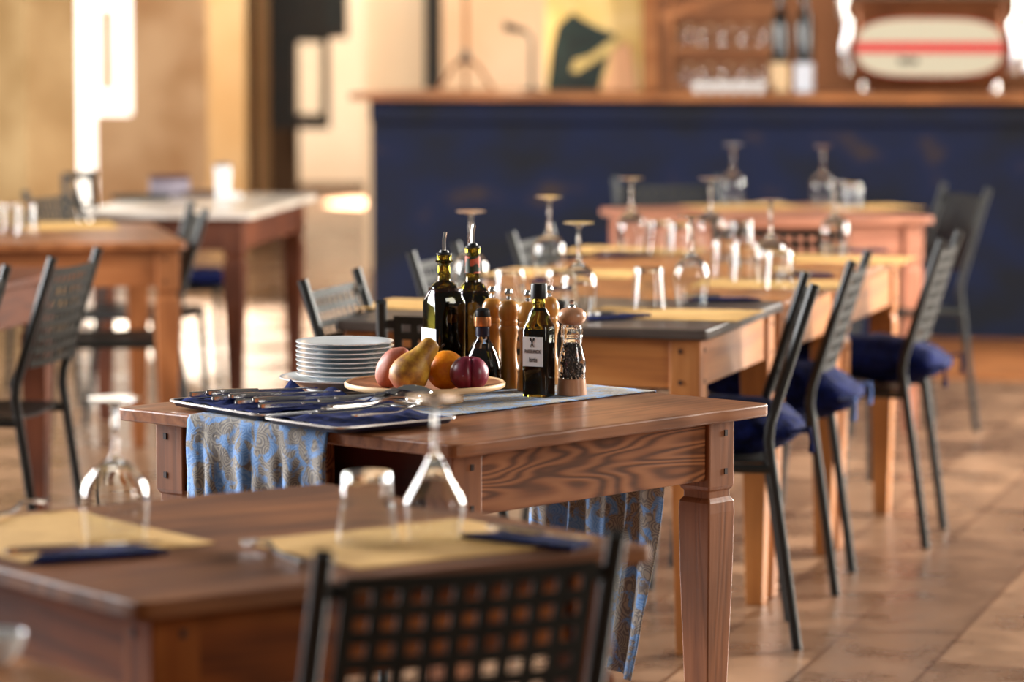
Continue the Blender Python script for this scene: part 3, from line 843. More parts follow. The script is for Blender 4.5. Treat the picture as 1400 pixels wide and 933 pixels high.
for k in range(8):
    z = TZ + 0.0175 + 0.0088 * k
    loc = (sc0.x + random.uniform(-.0012, .0012), sc0.y + random.uniform(-.0012, .0012), z)
    if sm is None:
        sm = obj('plate', plate_mesh(0.0945, 0.0165, 0.055), M_china, None, smooth=50)
        tint_underside(sm, 0.0945)
        sm.location = loc; tag(sm, order[k], 'plate', 'white china plates')
    else:
        dup(sm, loc, 0, order[k], 'white china plates')

# ------------------------------------------------------------------ fruit dish
fc = P(581, 549, RZ); fc.z = RZ
dish = thing('fruit_dish', 'round pale wooden footed dish holding the fruit', 'dish', fc)
obj('bowl', MB().lathe([(0, 0.013), (0.06, 0.013), (0.145, 0.0285), (0.149, 0.033), (0.147, 0.036), (0.139, 0.0345), (0.06, 0.021), (0, 0.020)], 72), M_dish, dish, smooth=40)
obj('rim', MB().lathe([(0.1465, 0.0270), (0.1502, 0.0290), (0.1506, 0.0355), (0.1475, 0.0380), (0.1435, 0.0362), (0.1455, 0.031), (0.1465, 0.0270)], 72), M_rim, dish, smooth=60)
obj('foot', MB().lathe([(0, 0), (0.072, 0), (0.072, 0.012), (0.06, 0.0145), (0, 0.0145)], 48), M_rim, dish, smooth=40)
DZ = RZ + 0.021
def dishp(px, dyy, zz=DZ):
    y = fc.y + dyy
    return Vector((X(px, y), y, zz))
# pear, leaning
def pear():
    prof = [(0, -0.040), (0.012, -0.0405), (0.026, -0.034), (0.034, -0.020), (0.0355, -0.004), (0.031, 0.014), (0.023, 0.030), (0.0192, 0.044), (0.0178, 0.056), (0.0148, 0.064), (0.008, 0.068), (0, 0.0690)]
    m_ = MB().lathe(prof, 32)
    nv = []
    for v in m_.v:
        v = v.copy(); 
        if v.z > 0: v.x += 0.10 * v.z * v.z * 20 * 0.12
        v += Vector((1, 1, 1)) * noise.noise(v * 28) * 0.0016
        nv.append(v)
    m_.v = [q_ * 1.03 for q_ in nv]
    return m_
pp = dishp(562, -0.045)
t = thing('pear', 'brownish yellow pear leaning on the orange', 'pear', pp + Vector((-0.001, 0, 0.0405)))
t.rotation_euler = (radians(-8), radians(36), 0)
def pear_mat():
    m_, n, l_, b = base('russet_pear_skin')
    tc = n.new('ShaderNodeTexCoord'); ns = n.new('ShaderNodeTexNoise'); ns.inputs['Scale'].default_value = 48; ns.inputs['Detail'].default_value = 7
    l_.new(tc.outputs['Object'], ns.inputs['Vector'])
    r = ramp(n, [(0.30, S(120, 72, 22)), (0.44, S(168, 112, 32)), (0.58, S(198, 146, 42)), (0.72, S(212, 168, 68))]); l_.new(ns.outputs['Fac'], r.inputs[0])
    sx = n.new('ShaderNodeSeparateXYZ'); l_.new(tc.outputs['Object'], sx.inputs[0])
    r2 = ramp(n, [(0.0, (1, 1, 1, 1)), (1.0, (0, 0, 0, 1))])
    mr = n.new('ShaderNodeMapRange'); mr.inputs[1].default_value = -0.042; mr.inputs[2].default_value = -0.018; l_.new(sx.outputs['Z'], mr.inputs[0]); l_.new(mr.outputs[0], r2.inputs[0])
    l_.new(mixn(n, l_, r.outputs[0], S(150, 84, 70), r2.outputs[0]), b.inputs['Base Color'])
    b.inputs['Roughness'].default_value = 0.5
    return m_
obj('body', pear(), pear_mat(), t, smooth=80)
obj('stem', MB().tube([(0.0190, 0, 0.0685), (0.021, 0, 0.076)], 0.002, 8), plain('pear_stem', S(70, 44, 24), 0.8), t)
# orange
def bumpm(name, c1, c2, sc_, rough, bump, lo=0.4, hi=0.6):
    return noisy(name, c1, c2, sc_, rough, 3, bump, lo, hi, dist=0.001)
op = dishp(609, 0.0)
t = thing('orange', 'round orange in the middle of the fruit dish', 'orange', op + Vector((0, 0, 0.0375)))
obj('peel', MB().sphere((0, 0, 0), 0.037, 36, 24), bumpm('orange_peel', S(248, 140, 0), S(255, 158, 14), 160, 0.4, 0.2), t, smooth=80)
obj('stem_end', MB().lathe([(0, 0.0375), (0.003, 0.0372), (0.0035, 0.0362), (0, 0.0362)], 8), plain('stem_end_green', S(110, 110, 50), 0.8), t)
# plum with a crease
def plumf(d):
    a = atan2(d.x - 0.12, -d.y)
    cr = math.exp(-abs(a / 0.17) ** 1.1) * (0.75 + 0.25 * d.z)
    r = 0.0358 * (1 - 0.30 * cr)
    q = Vector((d.x * r * 1.02, d.y * r * 1.0, d.z * r * 0.94))
    top = math.exp(-((d.x - 0.08) ** 2 + d.y ** 2) / 0.05) * (1 if d.z > 0 else 0)
    q.z -= 0.008 * top
    return q
plp = dishp(641, -0.06)
t = thing('plum', 'purple red plum with a crease, right of the orange', 'plum', plp + Vector((0, 0, 0.0375)))
obj('skin', MB().sphere((0, 0, 0), 1, 96, 32, plumf), noisy('plum_skin', S(104, 18, 34), S(140, 38, 62), 30, 0.36, 5, 0.05, 0.35, 0.60, c3=S(176, 104, 136), stretch=(1.6, 1.6, 0.35)), t, smooth=80)
obj('stem_scar', MB().lathe([(0, 0.0268), (0.0025, 0.0265), (0.0025, 0.025), (0, 0.025)], 8, (0.003, 0, 0)), plain('stem_scar_brown', S(80, 50, 36), 0.8), t)
# peach-pink fruit on the left
def mang(d):
    q = Vector((d.x * 0.030, d.y * 0.030, d.z * 0.043))
    return q * (1 + 0.05 * noise.noise(d * 2.0))
mp_ = dishp(537, 0.025)
t = thing('peach', 'pinkish oblong fruit half hidden behind the pear', 'fruit', mp_ + Vector((0, 0, 0.0405)))
t.rotation_euler = (radians(8), radians(36), 0)
obj('skin', MB().sphere((0, 0, 0), 1, 36, 22, mang), noisy('blush_skin', S(176, 92, 70), S(206, 134, 110), 24, 0.5, 4, 0.05), t, smooth=80)
obj('stem_end', MB().lathe([(0, 0.0445), (0.0025, 0.044), (0.0025, 0.041), (0, 0.041)], 8), plain('stem_end_brown', S(86, 54, 34), 0.8), t)

# ------------------------------------------------------------------ bottles and mills
def rsq(h, r, seg=6):
    """rounded square outline"""
    pts = []
    for (sx, sy, a0_) in ((1, 1, 0), (-1, 1, 90), (-1, -1, 180), (1, -1, 270)):
        for k in range(seg):
            a = radians(a0_ + 90 * k / (seg - 1))
            pts.append((sx * (h - r) + r * cos(a), sy * (h - r) + r * sin(a)))
    return pts
def sqbottle(secs):
    return MB().loft([[(x, y, z) for x, y in rsq(h, min(r, h * 0.999))] for h, r, z in secs])
def square_bottle(loc, rz, label, hw, zsh, znk, ztop, rnk, oil_z, name='oil_bottle'):
    t = thing(name, label, 'bottle', loc, rz, 'dark oil bottles')
    secs = [(hw * 0.96, 0.010, 0.0), (hw, 0.012, 0.004), (hw, 0.012, zsh - 0.002), (hw * 0.98, 0.016, zsh + 0.006), (hw * 0.90, 0.022, zsh + 0.017), (hw * 0.74, hw * 0.7, zsh + 0.029), (hw * 0.54, hw * 0.54, zsh + 0.038), (rnk * 1.08, rnk * 1.08, znk), (rnk, rnk, znk + 0.01), (rnk, rnk, ztop - 0.014), (rnk * 1.14, rnk * 1.14, ztop - 0.012), (rnk * 1.14, rnk * 1.14, ztop)]
    secs = [s_ for s_ in secs]
    obj('glass', sqbottle(secs), M_greeng, t, smooth=50)
    k = 0.93
    li = [(h * k, r * k, z if z > 0.002 else 0.004) for h, r, z in secs if z <= oil_z]
    hlast = li[-1][0]
    li.append((hlast * 0.995, min(hlast * 0.99, 0.02), oil_z))
    obj('oil', sqbottle(li), M_oil, t, smooth=50)
    return t
def pourer(t, ztop, mat_ring):
    obj('stopper', MB().lathe([(0, ztop + 0.0002), (0.0150, ztop + 0.0002), (0.0150, ztop + 0.003), (0.0095, ztop + 0.005), (0.008, ztop + 0.009), (0, ztop + 0.010)], 20), M_black, t)
    obj('spout', MB().tube([(0, 0, ztop + 0.008), (0.0, 0, ztop + 0.03), (0.003, 0, ztop + 0.044)], 0.0034, 10), M_steel, t)
def flat_label(t, x0, x1, z0, z1, y, name='label', mat=M_white):
    return obj(name, MB().box(((x0 + x1) / 2, y, (z0 + z1) / 2), (x1 - x0, 0.0008, z1 - z0)), mat, t, smooth=0)
def text(t, s, x, z, y, size, mat, sx=1.0):
    cu = bpy.data.curves.new('lettering', 'FONT'); cu.body = s; cu.size = size; cu.align_x = 'CENTER'; cu.align_y = 'CENTER'; cu.extrude = 0.0002
    tmp = bpy.data.objects.new('lettering_tmp', cu); C.objects.link(tmp)
    bpy.context.view_layer.update()
    me = bpy.data.meshes.new_from_object(tmp.evaluated_get(bpy.context.evaluated_depsgraph_get()))
    bpy.data.objects.remove(tmp); bpy.data.curves.remove(cu)
    o = bpy.data.objects.new('lettering', me); C.objects.link(o); me.materials.append(mat); o.parent = t
    o.location = (x, y, z); o.rotation_euler = (pi / 2, 0, 0); o.scale = (sx, 1, 1)
    return o
def atp(px, y, z=RZ): return Vector((X(px, y), y, z))

b1 = square_bottle(atp(606.5, 7.05), radians(30), 'tall dark oil bottle with steel spout and a white label, behind the pear', 0.0335, 0.165, 0.205, 0.256, 0.0125, 0.192)
pourer(b1, 0.256, None)
obj('label', MB().box((-0.0339, 0, 0.0725), (0.0008, 0.058, 0.085)), M_white, b1, smooth=0)
obj('neck_ring', MB().lathe([(0.0130, 0.240), (0.0175, 0.243), (0.0175, 0.246), (0.0130, 0.247), (0.0130, 0.240)], 20), M_greeng, b1)
b2 = square_bottle(atp(646, 7.17), radians(20), 'oil bottle with steel spout and a green oval emblem, behind the first', 0.0335, 0.155, 0.195, 0.262, 0.0135, 0.178)
pourer(b2, 0.262, None)
em = MB().lathe([(0, 0.0), (0.016, 0.0), (0.016, 0.0012), (0, 0.0012)], 28)
em.xf(Matrix.Translation((0.006, -0.0335, 0.128)) @ Matrix.Rotation(radians(90), 4, 'X'))
obj('emblem', em, plain('emblem_green', S(24, 60, 34), 0.5), b2)
em = MB()
rg = [(0.0152, 0.0), (0.0172, 0.0), (0.0172, 0.0018), (0.0152, 0.0018), (0.0152, 0.0)]
em.lathe(rg, 28).xf(Matrix.Translation((0.006, -0.0335, 0.128)) @ Matrix.Rotation(radians(90), 4, 'X'))
obj('emblem_ring', em, plain('emblem_pale', S(190, 196, 170), 0.5), b2)
obj('neck_band', MB().lathe([(0.0134, 0.212), (0.0150, 0.212), (0.0150, 0.245), (0.0134, 0.245), (0.0134, 0.212)], 20), noisy('red_band', S(40, 50, 30), S(206, 92, 62), 60, 0.5, 1, 0.02, 0.48, 0.52), b2)
# balsamic flask
b3 = thing('vinegar_flask', 'round bellied dark vinegar flask behind the plum', 'bottle', atp(659.5, 6.985))
obj('glass', MB().lathe([(0, 0), (0.030, 0), (0.0345, 0.006), (0.0375, 0.026), (0.036, 0.048), (0.029, 0.072), (0.019, 0.090), (0.0125, 0.100), (0.0115, 0.108), (0.0115, 0.128), (0.0150, 0.130), (0.0150, 0.136), (0, 0.136)], 40), plain('flask_glass', (0.8, 0.75, 0.7, 1), 0.02, trans=1.0), b3, smooth=60)
obj('vinegar', MB().lathe([(0, 0.003), (0.028, 0.003), (0.033, 0.008), (0.0362, 0.026), (0.0347, 0.048), (0.0278, 0.071), (0.0225, 0.082), (0, 0.082)], 40), M_vinegar, b3, smooth=60)
obj('collar', MB().lathe([(0.0118, 0.124), (0.0165, 0.124), (0.0172, 0.134), (0.0165, 0.142), (0.0118, 0.142), (0.0118, 0.124)], 24), plain('copper_collar', S(196, 128, 80), 0.3, metal=0.7), b3)
obj('band', MB().lathe([(0.0117, 0.104), (0.0135, 0.104), (0.0135, 0.122), (0.0117, 0.122), (0.0117, 0.104)], 24), plain('dark_band', S(36, 32, 60), 0.4), b3)
obj('stopper', MB().lathe([(0, 0.137), (0.0125, 0.137), (0.0150, 0.144), (0.0140, 0.154), (0.008, 0.158), (0, 0.158)], 24), M_black, b3)
# small labelled bottle
b4 = square_bottle(atp(737, 6.885), radians(-24), 'small square oil bottle with black screw cap and a printed white label', 0.0262, 0.128, 0.162, 0.203, 0.0118, 0.127)
obj('cap', MB().lathe([(0, 0.186), (0.0155, 0.186), (0.0158, 0.190), (0.0158, 0.210), (0.0145, 0.2135), (0, 0.2135)], 28), M_black, b4)
lab = flat_label(b4, -0.0215, 0.0200, 0.058, 0.114, -0.02665)
text(lab, 'PASSILINOX', -0.001, 0.086, -0.0273, 0.0098, M_ink, 0.62)
text(lab, 'fortis', 0.0, 0.0705, -0.0273, 0.013, M_ink, 0.6)
for s in (-1, 1):
    k = MB().box((0, 0, 0), (0.0014, 0.0005, 0.017)); k.box((0, 0, 0.0075), (0.0034, 0.0005, 0.005))
    k.xf(Matrix.Translation((-0.002, -0.0273, 0.1025)) @ Matrix.Rotation(radians(24 * s), 4, 'Y'))
    obj('crossed_cutlery_mark', k, M_ink, lab, smooth=0)
# wooden mills
M_honey = wood('honey_wood', S(160, 94, 26), S(202, 134, 48), S(220, 160, 74), 'Z', rough=0.3, rings=3, grain=0.25, coat=0.3)
M_beech = wood('beech_wood', S(180, 116, 78), S(208, 148, 108), S(226, 172, 134), 'Z', rough=0.32, rings=3, grain=0.25, coat=0.3)
def wood_mill(loc, label, first_=[None]):
    if first_[0]:
        return dup(first_[0], loc, random.random() * 6, label, 'honey wood pepper mills')
    t = thing('pepper_mill', label, 'pepper mill', loc, 0, 'honey wood pepper mills')
    obj('body', MB().lathe([(0, 0), (0.0205, 0), (0.0210, 0.004), (0.0195, 0.030), (0.0205, 0.036), (0.0192, 0.041), (0.0165, 0.055), (0.0150, 0.078), (0.0165, 0.096), (0.0195, 0.108), (0.0200, 0.116), (0.0175, 0.121), (0, 0.121)], 32), M_honey, t, smooth=40)
    obj('head', MB().lathe([(0, 0.1215), (0.0165, 0.1215), (0.0180, 0.127), (0.0165, 0.132), (0.0200, 0.139), (0.0205, 0.148), (0.0190, 0.158), (0.0140, 0.167), (0.006, 0.171), (0, 0.1715)], 32), M_honey, t, smooth=40)
    obj('knob', MB().lathe([(0, 0.171), (0.0045, 0.171), (0.0040, 0.178), (0.0075, 0.182), (0.0080, 0.187), (0.0055, 0.192), (0, 0.193)], 20), M_steel, t)
    first_[0] = t
    return t
wood_mill(atp(695.5, 7.025), 'honey wood pepper mill standing foremost, right of the vinegar flask')
wood_mill(atp(673, 7.075), 'honey wood pepper mill half hidden behind the vinegar flask')
wood_mill(atp(722, 6.985), 'honey wood pepper mill tucked close behind the labelled bottle')
wood_mill(atp(751, 7.10), 'honey wood pepper mill between labelled bottle and clear mill')
# clear mill
t = thing('acrylic_pepper_mill', 'clear pepper mill with wood head and base, filled with peppercorns', 'pepper mill', atp(782.5, 6.905))
obj('base', MB().lathe([(0, 0), (0.0278, 0), (0.0282, 0.003), (0.0262, 0.031), (0, 0.031)], 36), M_beech, t, smooth=40)
out = [(0.0258, 0.0315), (0.0270, 0.036), (0.0255, 0.040), (0.0270, 0.046), (0.0270, 0.062), (0.0225, 0.082), (0.0190, 0.098), (0.0200, 0.108), (0.0215, 0.112), (0.0200, 0.116), (0.0215, 0.121), (0.0200, 0.1255), (0.0215, 0.130), (0.0190, 0.1335)]
inn = [(0.0165, 0.1335), (0.0170, 0.100), (0.0200, 0.082), (0.0243, 0.062), (0.0235, 0.034), (0.0235, 0.0315), (0.0258, 0.0315)]
obj('clear_body', MB().lathe(out + inn, 36), M_glass, t, smooth=40)
pc = MB()
for k in range(420):
    z = random.uniform(0.033, 0.098)
    rm = 0.021 if z < 0.06 else 0.021 - (z - 0.06) * 0.14
    a = random.random() * 6.28; rr = rm * sqrt(random.random())
    pc.sphere((rr * cos(a), rr * sin(a), z), 0.0024, 6, 4)
o = obj('peppercorns', pc, noisy('peppercorn', S(30, 20, 16), S(96, 66, 48), 90, 0.6), t, smooth=60, weld=False); o['kind'] = 'stuff'
obj('head', MB().lathe([(0, 0.1340), (0.0180, 0.1340), (0.0245, 0.139), (0.0275, 0.147), (0.0262, 0.156), (0.0200, 0.163), (0.010, 0.1665), (0, 0.167)], 36), M_beech, t, smooth=40)
obj('knob', MB().lathe([(0, 0.1665), (0.0065, 0.167), (0.0055, 0.170), (0.0030, 0.172), (0.0050, 0.175), (0.0050, 0.179), (0, 0.181)], 20), M_steel, t)

# ------------------------------------------------------------------ cutlery trays
def cutlery_pt(u, w): pass
def fork_mesh():
    m_ = MB(); L = 0.195; t_ = 0.0022
    def zc(x): return 0.004 + 0.010 * math.exp(-((x - 0.135) / 0.03) ** 2) + (0.006 * max(0, (x - 0.175) / 0.02))
    def strip(pts):
        secs = [[(x, y0, zc(x)), (x, y1, zc(x)), (x, y1, zc(x) + t_), (x, y0, zc(x) + t_)] for x, y0, y1 in pts]
        m_.loft(secs)
    strip([(0.0, -.006, .006), (0.004, -.0095, .0095), (0.03, -.0085, .0085), (0.09, -.0035, .0035), (0.12, -.0035, .0035), (0.13, -.0085, .0085), (0.143, -.0125, .0125), (0.15, -.0128, .0128)])
    for k in range(4):
        yc = -0.0107 + 0.00713 * k
        strip([(0.1495, yc - .0022, yc + .0022), (0.17, yc - .002, yc + .002), (0.188, yc - .0018, yc + .0018), (0.195, yc - .0006, yc + .0006)])
    return m_
def spoon_mesh():
    m_ = MB(); t_ = 0.0022
    def zc(x): return 0.004 + 0.008 * math.exp(-((x - 0.125) / 0.03) ** 2)
    pts = [(0.0, .006), (0.004, .0095), (0.03, .0085), (0.09, .0035), (0.125, .0035), (0.133, .010), (0.142, .0165), (0.158, .0205), (0.174, .0195), (0.187, .0135), (0.194, .006), (0.196, .002)]
    secs = []
    for x, h in pts:
        d = 0.011 * max(0, 1 - ((x - 0.162) / 0.036) ** 2) if x > 0.126 else 0
        z = zc(x)
        secs.append([(x, -h, z), (x, -h * .6, z + d * .75), (x, 0, z + d), (x, h * .6, z + d * .75), (x, h, z), (x, h * .97, z - t_ * .6), (x, h * .55, z + d * .75 - t_), (x, 0, z + d - t_), (x, -h * .55, z + d * .75 - t_), (x, -h * .97, z - t_ * .6)])
    return m_.loft(secs)
def knife_thing(label, loc, rz, group, z_tilt=0.0, first_=[None]):
    if first_[0]:
        o = dup(first_[0], loc, rz, label, group); o.rotation_euler = (z_tilt, 0, rz); return o
    t = thing('table_knife', label, 'knife', loc, rz, group)
    h = MB(); h.loft([[(x, y * w_, 0.004 + z * w_ * 0.6) for y, z in ((-1, -.6), (-.4, -1), (.4, -1), (1, -.6), (1, .6), (.4, 1), (-.4, 1), (-1, .6))] for x, w_ in ((0, .005), (0.004, .0085), (0.05, .0085), (0.085, .0068), (0.10, .0062))])
    obj('handle', h, M_steel, t, smooth=50)
    b_ = MB(); b_.loft([[(x, y0, 0.0035), (x, y1, 0.0042), (x, y1, 0.0050), (x, y0, 0.0058)] for x, y0, y1 in ((0.099, -.005, .006), (0.112, -.005, .009), (0.19, -.005, .009), (0.208, -.0045, .004), (0.216, -.004, -.002))])
    obj('blade', b_, M_steel, t, smooth=40)
    first_[0] = t
    t.rotation_euler = (z_tilt, 0, rz)
    return t
fork0 = []; spoon0 = []
def fork(label, loc, rz, group, rx=0.0, ry=0.0):
    if fork0: o = dup(fork0[0], loc, rz, label, group)
    else:
        o = obj('fork', fork_mesh(), M_steel, None, smooth=40); o.location = loc; tag(o, label, 'fork', group); fork0.append(o)
    o.rotation_euler = (rx, ry, rz); return o
def spoon(label, loc, rz, group, rx=0.0, ry=0.0):
    if spoon0: o = dup(spoon0[0], loc, rz, label, group)
    else:
        o = obj('spoon', spoon_mesh(), M_steel, None, smooth=60); o.location = loc; tag(o, label, 'spoon', group); spoon0.append(o)
    o.rotation_euler = (rx, ry, rz); return o
def tray(corner_l, corner_n, depth_len, label, z=RZ):
    A = P(*corner_l, z + 0.011); B = P(*corner_n, z + 0.011)
    A.z = B.z = z + 0.0014
    u = (B - A); L = u.length; a = atan2(u.y, u.x)
    t = thing('cutlery_tray', label, 'tray', A, a, 'cutlery trays')
    D = depth_len
    prof = [(0.012, 0.0), (0.006, 0.0015), (0.001, 0.008), (0.0, 0.0095), (-0.004, 0.011)]
    m_ = MB()
    secs = [rsqr(L, D, 0.02, ins) for ins, zz in prof]
    m_.loft([[(x, y, prof[i][1]) for x, y in s_] for i, s_ in enumerate(secs)], cap=False)
    n = len(secs[0]); m_.add([(x, y, 0.0) for x, y in secs[0]], [tuple(range(n))])
    obj('pan', m_, M_tray, t, smooth=40, solid=0.0014)
    rm = MB()
    sA = rsqr(L, D, 0.02, -0.0005); sB = rsqr(L, D, 0.02, -0.0065)
    rm.loft([[(x, y, 0.0092) for x, y in sA], [(x, y, 0.0092) for x, y in sB], [(x, y, 0.0125) for x, y in sB], [(x, y, 0.0125) for x, y in sA], [(x, y, 0.0092) for x, y in sA]], cap=False)
    obj('rim', rm, M_rimw, t, smooth=40)
    return t, A, a, L, D
def rsqr(L, D, r, ins):
    pts = []
    for (cx_, cy_, a0_) in ((L - r, D - r, 0), (r, D - r, 90), (r, r, 180), (L - r, r, 270)):
        for k in range(5):
            a = radians(a0_ + 22.5 * k); rr = r - ins
            pts.append((cx_ + rr * cos(a), cy_ + rr * sin(a)))
    return pts
M_rimw = plain('pale_tray_rim', (0.9, 0.88, 0.85, 1), 0.25, metal=0.7)
M_tray = plain('dark_tray', S(34, 36, 60), 0.3, metal=0.4)
def napkin_mesh(L, D, seed, amp=0.006, nx=30, ny=22, lift=0.0):
    m_ = MB(); vs = []
    for j in range(ny + 1):
        for i in range(nx + 1):
            x = L * i / nx; y = D * j / ny
            z = 0.004 + abs(noise.noise(Vector((x * 16 + seed, y * 22, seed)))) * amp * 2
            ed = min(i, nx - i) / nx; edy = (ny - j) / ny
            z += lift * max(0, 0.10 - edy) / 0.10 * (0.5 + 0.5 * sin(x * 40 + seed)) * 1.0
            vs.append((x, y, z))
    m_.add(vs, [(j * (nx + 1) + i, j * (nx + 1) + i + 1, (j + 1) * (nx + 1) + i + 1, (j + 1) * (nx + 1) + i) for j in range(ny) for i in range(nx)])
    return m_
t1, A1, a1, L1_, D1 = tray((231, 548), (356, 569), 0.27, 'left tray lined with a navy napkin and full of knives')
t2, A2, a2, L2_, D2 = tray((361, 572), (464, 587), 0.262, 'right tray with forks and spoons at the near table edge')
n1 = obj('napkin', napkin_mesh(L1_ - 0.028, D1 - 0.026, 2.0, lift=0.022), M_navy, None, smooth=80, solid=0.001)
n1.location = A1 + Matrix.Rotation(a1, 3, 'Z') @ Vector((0.014, 0.014, 0.004)); n1.rotation_euler = (0, 0, a1)
tag(n1, 'navy napkin lining the tray of knives', 'napkin', 'navy napkins')
n2 = obj('napkin', napkin_mesh(L2_ - 0.028, D2 - 0.026, 5.0, lift=0.008), M_navy, None, smooth=80, solid=0.001)
n2.location = A2 + Matrix.Rotation(a2, 3, 'Z') @ Vector((0.014, 0.014, 0.004)); n2.rotation_euler = (0, 0, a2)
tag(n2, 'navy napkin lining the tray of forks', 'napkin', 'navy napkins')
R1 = Matrix.Rotation(a1, 3, 'Z'); R2 = Matrix.Rotation(a2, 3, 'Z')
kl = ['knife nearest the corner of the left tray', 'second knife from the corner of the left tray', 'third knife from the corner of the left tray', 'fourth knife from the corner of the left tray', 'fifth knife from the corner of the left tray', 'sixth knife from the corner of the left tray', 'knife lying innermost in the left tray']
for k in range(7):
    u = 0.03 + k * (L1_ - 0.075) / 6
    loc = A1 + R1 @ Vector((u, 0.025 + 0.012 * (k % 2), 0.018 + 0.006 * (k % 2)))
    knife_thing(kl[k], loc, a1 + pi / 2 - 0.25 + random.uniform(-.08, .08), 'knives in the left tray')
fl = ['fork with upturned tines at the outer end of the right tray', 'second fork from the outer end of the right tray', 'third fork from the outer end of the right tray', 'fork lying above the spoons in the right tray', 'fork lying apart at the inner end of the right tray']
for k in range(4):
    loc = A2 + R2 @ Vector((0.075 + 0.018 * k, 0.045, 0.016 + 0.006 * k))
    fork(fl[k], loc, a2 + pi / 2 - 0.30 + 0.05 * k, 'forks in the right tray', rx=random.uniform(-.15, .15))
fork(fl[4], A2 + R2 @ Vector((L2_ - 0.04, 0.06, 0.020)), a2 + pi / 2 - 0.12, 'forks in the right tray')
for k, s_ in enumerate(['spoon beside the upturned fork in the right tray', 'spoon lying across the forks in the right tray', 'spoon closest to the fruit dish in the right tray']):
    loc = A2 + R2 @ Vector((0.060 + 0.035 * k, 0.038 + 0.01 * k, 0.036 + 0.007 * k))
    spoon(s_, loc, a2 + pi / 2 - 0.36 + 0.1 * k, 'spoons in the right tray', rx=0.1)

# ------------------------------------------------------------------ place settings
def placemat(c, rz, w_, d_, label):
    o = obj('placemat', MB().box((0, 0, 0.0008), (w_, d_, 0.0014)), M_mat, None, smooth=0)
    o.location = (c.x, c.y, TZ + 0.0002); o.rotation_euler = (0, 0, rz)
    return tag(o, label, 'placemat', 'yellow paper placemats')
def folded_napkin(c, rz, L, D, label, z=MATZ):
    def tri(k): return None
    pts = [(-L / 2, -D / 2), (L / 2, -D / 2 * 0.7), (L / 2 * 0.72, D / 2), (-L / 2 * 0.55, D / 2 * 0.8)]
    o = obj('napkin', MB().prism(pts, 0.0, 0.007), M_navy, None, smooth=0, bevel=0.003)
    o.location = (c.x, c.y, z); o.rotation_euler = (0, 0, rz)
    return tag(o, label, 'napkin', 'navy napkins')
exF = Vector((cos(aF), sin(aF), 0)); eyF = Vector((-sin(aF), cos(aF), 0))
# front table: left setting (its diner sits on the left), right setting
c1 = P(94, 701, TZ) + exF * -0.14 + eyF * -0.19
placemat(c1, aF + pi / 2, 0.40, 0.30, 'yellow placemat at the left side of the walnut table')
c2 = P(563, 743, TZ)
placemat(c2, aF, 0.38, 0.30, 'yellow placemat before the nearest black chair')
def setting_knife(px0, px1, label_n, label_k, z=MATZ, D=0.085, dxn=0.0, L=0.2, rev=False):
    a_, b_ = P(*px0, z), P(*px1, z); d = b_ - a_; rz = atan2(d.y, d.x)
    folded_napkin((a_ + b_) / 2, rz, L, D, label_n, z)
    kz_ = z + 0.0095
    if rev: a_, rz = b_, rz + pi
    knife_thing(label_k, Vector((a_.x, a_.y, kz_)), rz, 'knives on napkins')
setting_knife((8, 768), (243, 753), 'navy napkin under the blurred knife at the left of the walnut table', 'knife with a bright blade lying on the left napkin of the walnut table')
setting_knife((668, 733), (792, 750), 'navy napkin at the right end of the walnut table', 'knife on the napkin right of the angular wine glass')
def fork_at(pa, pb, label):
    a_, b_ = P(*pa, MATZ), P(*pb, MATZ); d = b_ - a_
    fork(label, a_, atan2(d.y, d.x), 'forks at place settings')
fork_at((420, 775), (335, 748), 'fork at the middle of the walnut table, tines over bare wood')
fork_at((-20, 716), (58, 692), 'fork tip at the left edge behind the left placemat')
wineglass(594, 738, 'angular upturned wine glass in front of the fruit dish', 'angular')
wineglass(158, 740, 'wide upturned wine glass at the left of the walnut table', 'round')
tumbler(502, 742, 'upturned tumbler beside the angular wine glass on the walnut table')
# small dish at the corner table
cup = obj('small_bowl', MB().lathe([(0, 0), (0.02, 0), (0.032, 0.012), (0.040, 0.035), (0.0385, 0.035), (0.03, 0.014), (0, 0.005)], 28), M_china, None)
cup.location = P(-12, 908, TZ); cup.location.z = TZ + 0.0005
tag(cup, 'small pale bowl at the bottom left corner', 'bowl')

rowrz = aR
def rowmat(px, py, label, rz=None, w_=0.40, d_=0.30): placemat(P(px, py, TZ), (aR + pi / 2) if rz is None else rz, w_, d_, label)
rowmat(915, 430, 'yellow placemat at the near right corner of the charcoal topped table')
rowmat(615, 418, 'yellow placemat at the far left of the charcoal topped table')
rowmat(1058, 389, 'yellow placemat at the right side of the middle row table')
rowmat(775, 374, 'yellow placemat at the left side of the middle row table')
rowmat(1148, 355, 'yellow placemat at the right end of the last row table')
rowmat(868, 343, 'yellow placemat at the left end of the last row table')
rowmat(1020, 283, 'yellow placemat near the left corner of the rose wood table', a5, 0.4, 0.3)
rowmat(1185, 284, 'yellow placemat at the right of the rose wood table', a5, 0.34, 0.28)
setting_knife((806, 437), (868, 433), 'navy napkin at the front edge of the charcoal topped table', 'knife at the front edge of the charcoal topped table', D=0.07)
setting_knife((930, 412), (1040, 411), 'navy napkin at the far edge of the charcoal topped table', 'knife at the far edge of the charcoal topped table', D=0.07)
setting_knife((1060, 376), (1130, 378), 'navy napkin behind the right placemat of the middle row table', 'knife behind the right placemat of the middle row table', D=0.07)
setting_knife((1120, 345), (1215, 344), 'navy napkin at the far right of the last row table', 'knife at the far right of the last row table', D=0.07)
setting_knife((812, 352), (885, 350), 'navy napkin at the left front of the last row table', 'knife at the left front of the last row table', D=0.07)
setting_knife((735, 386), (790, 384), 'navy napkin at the left of the middle row table', 'knife at the left of the middle row table', D=0.07)
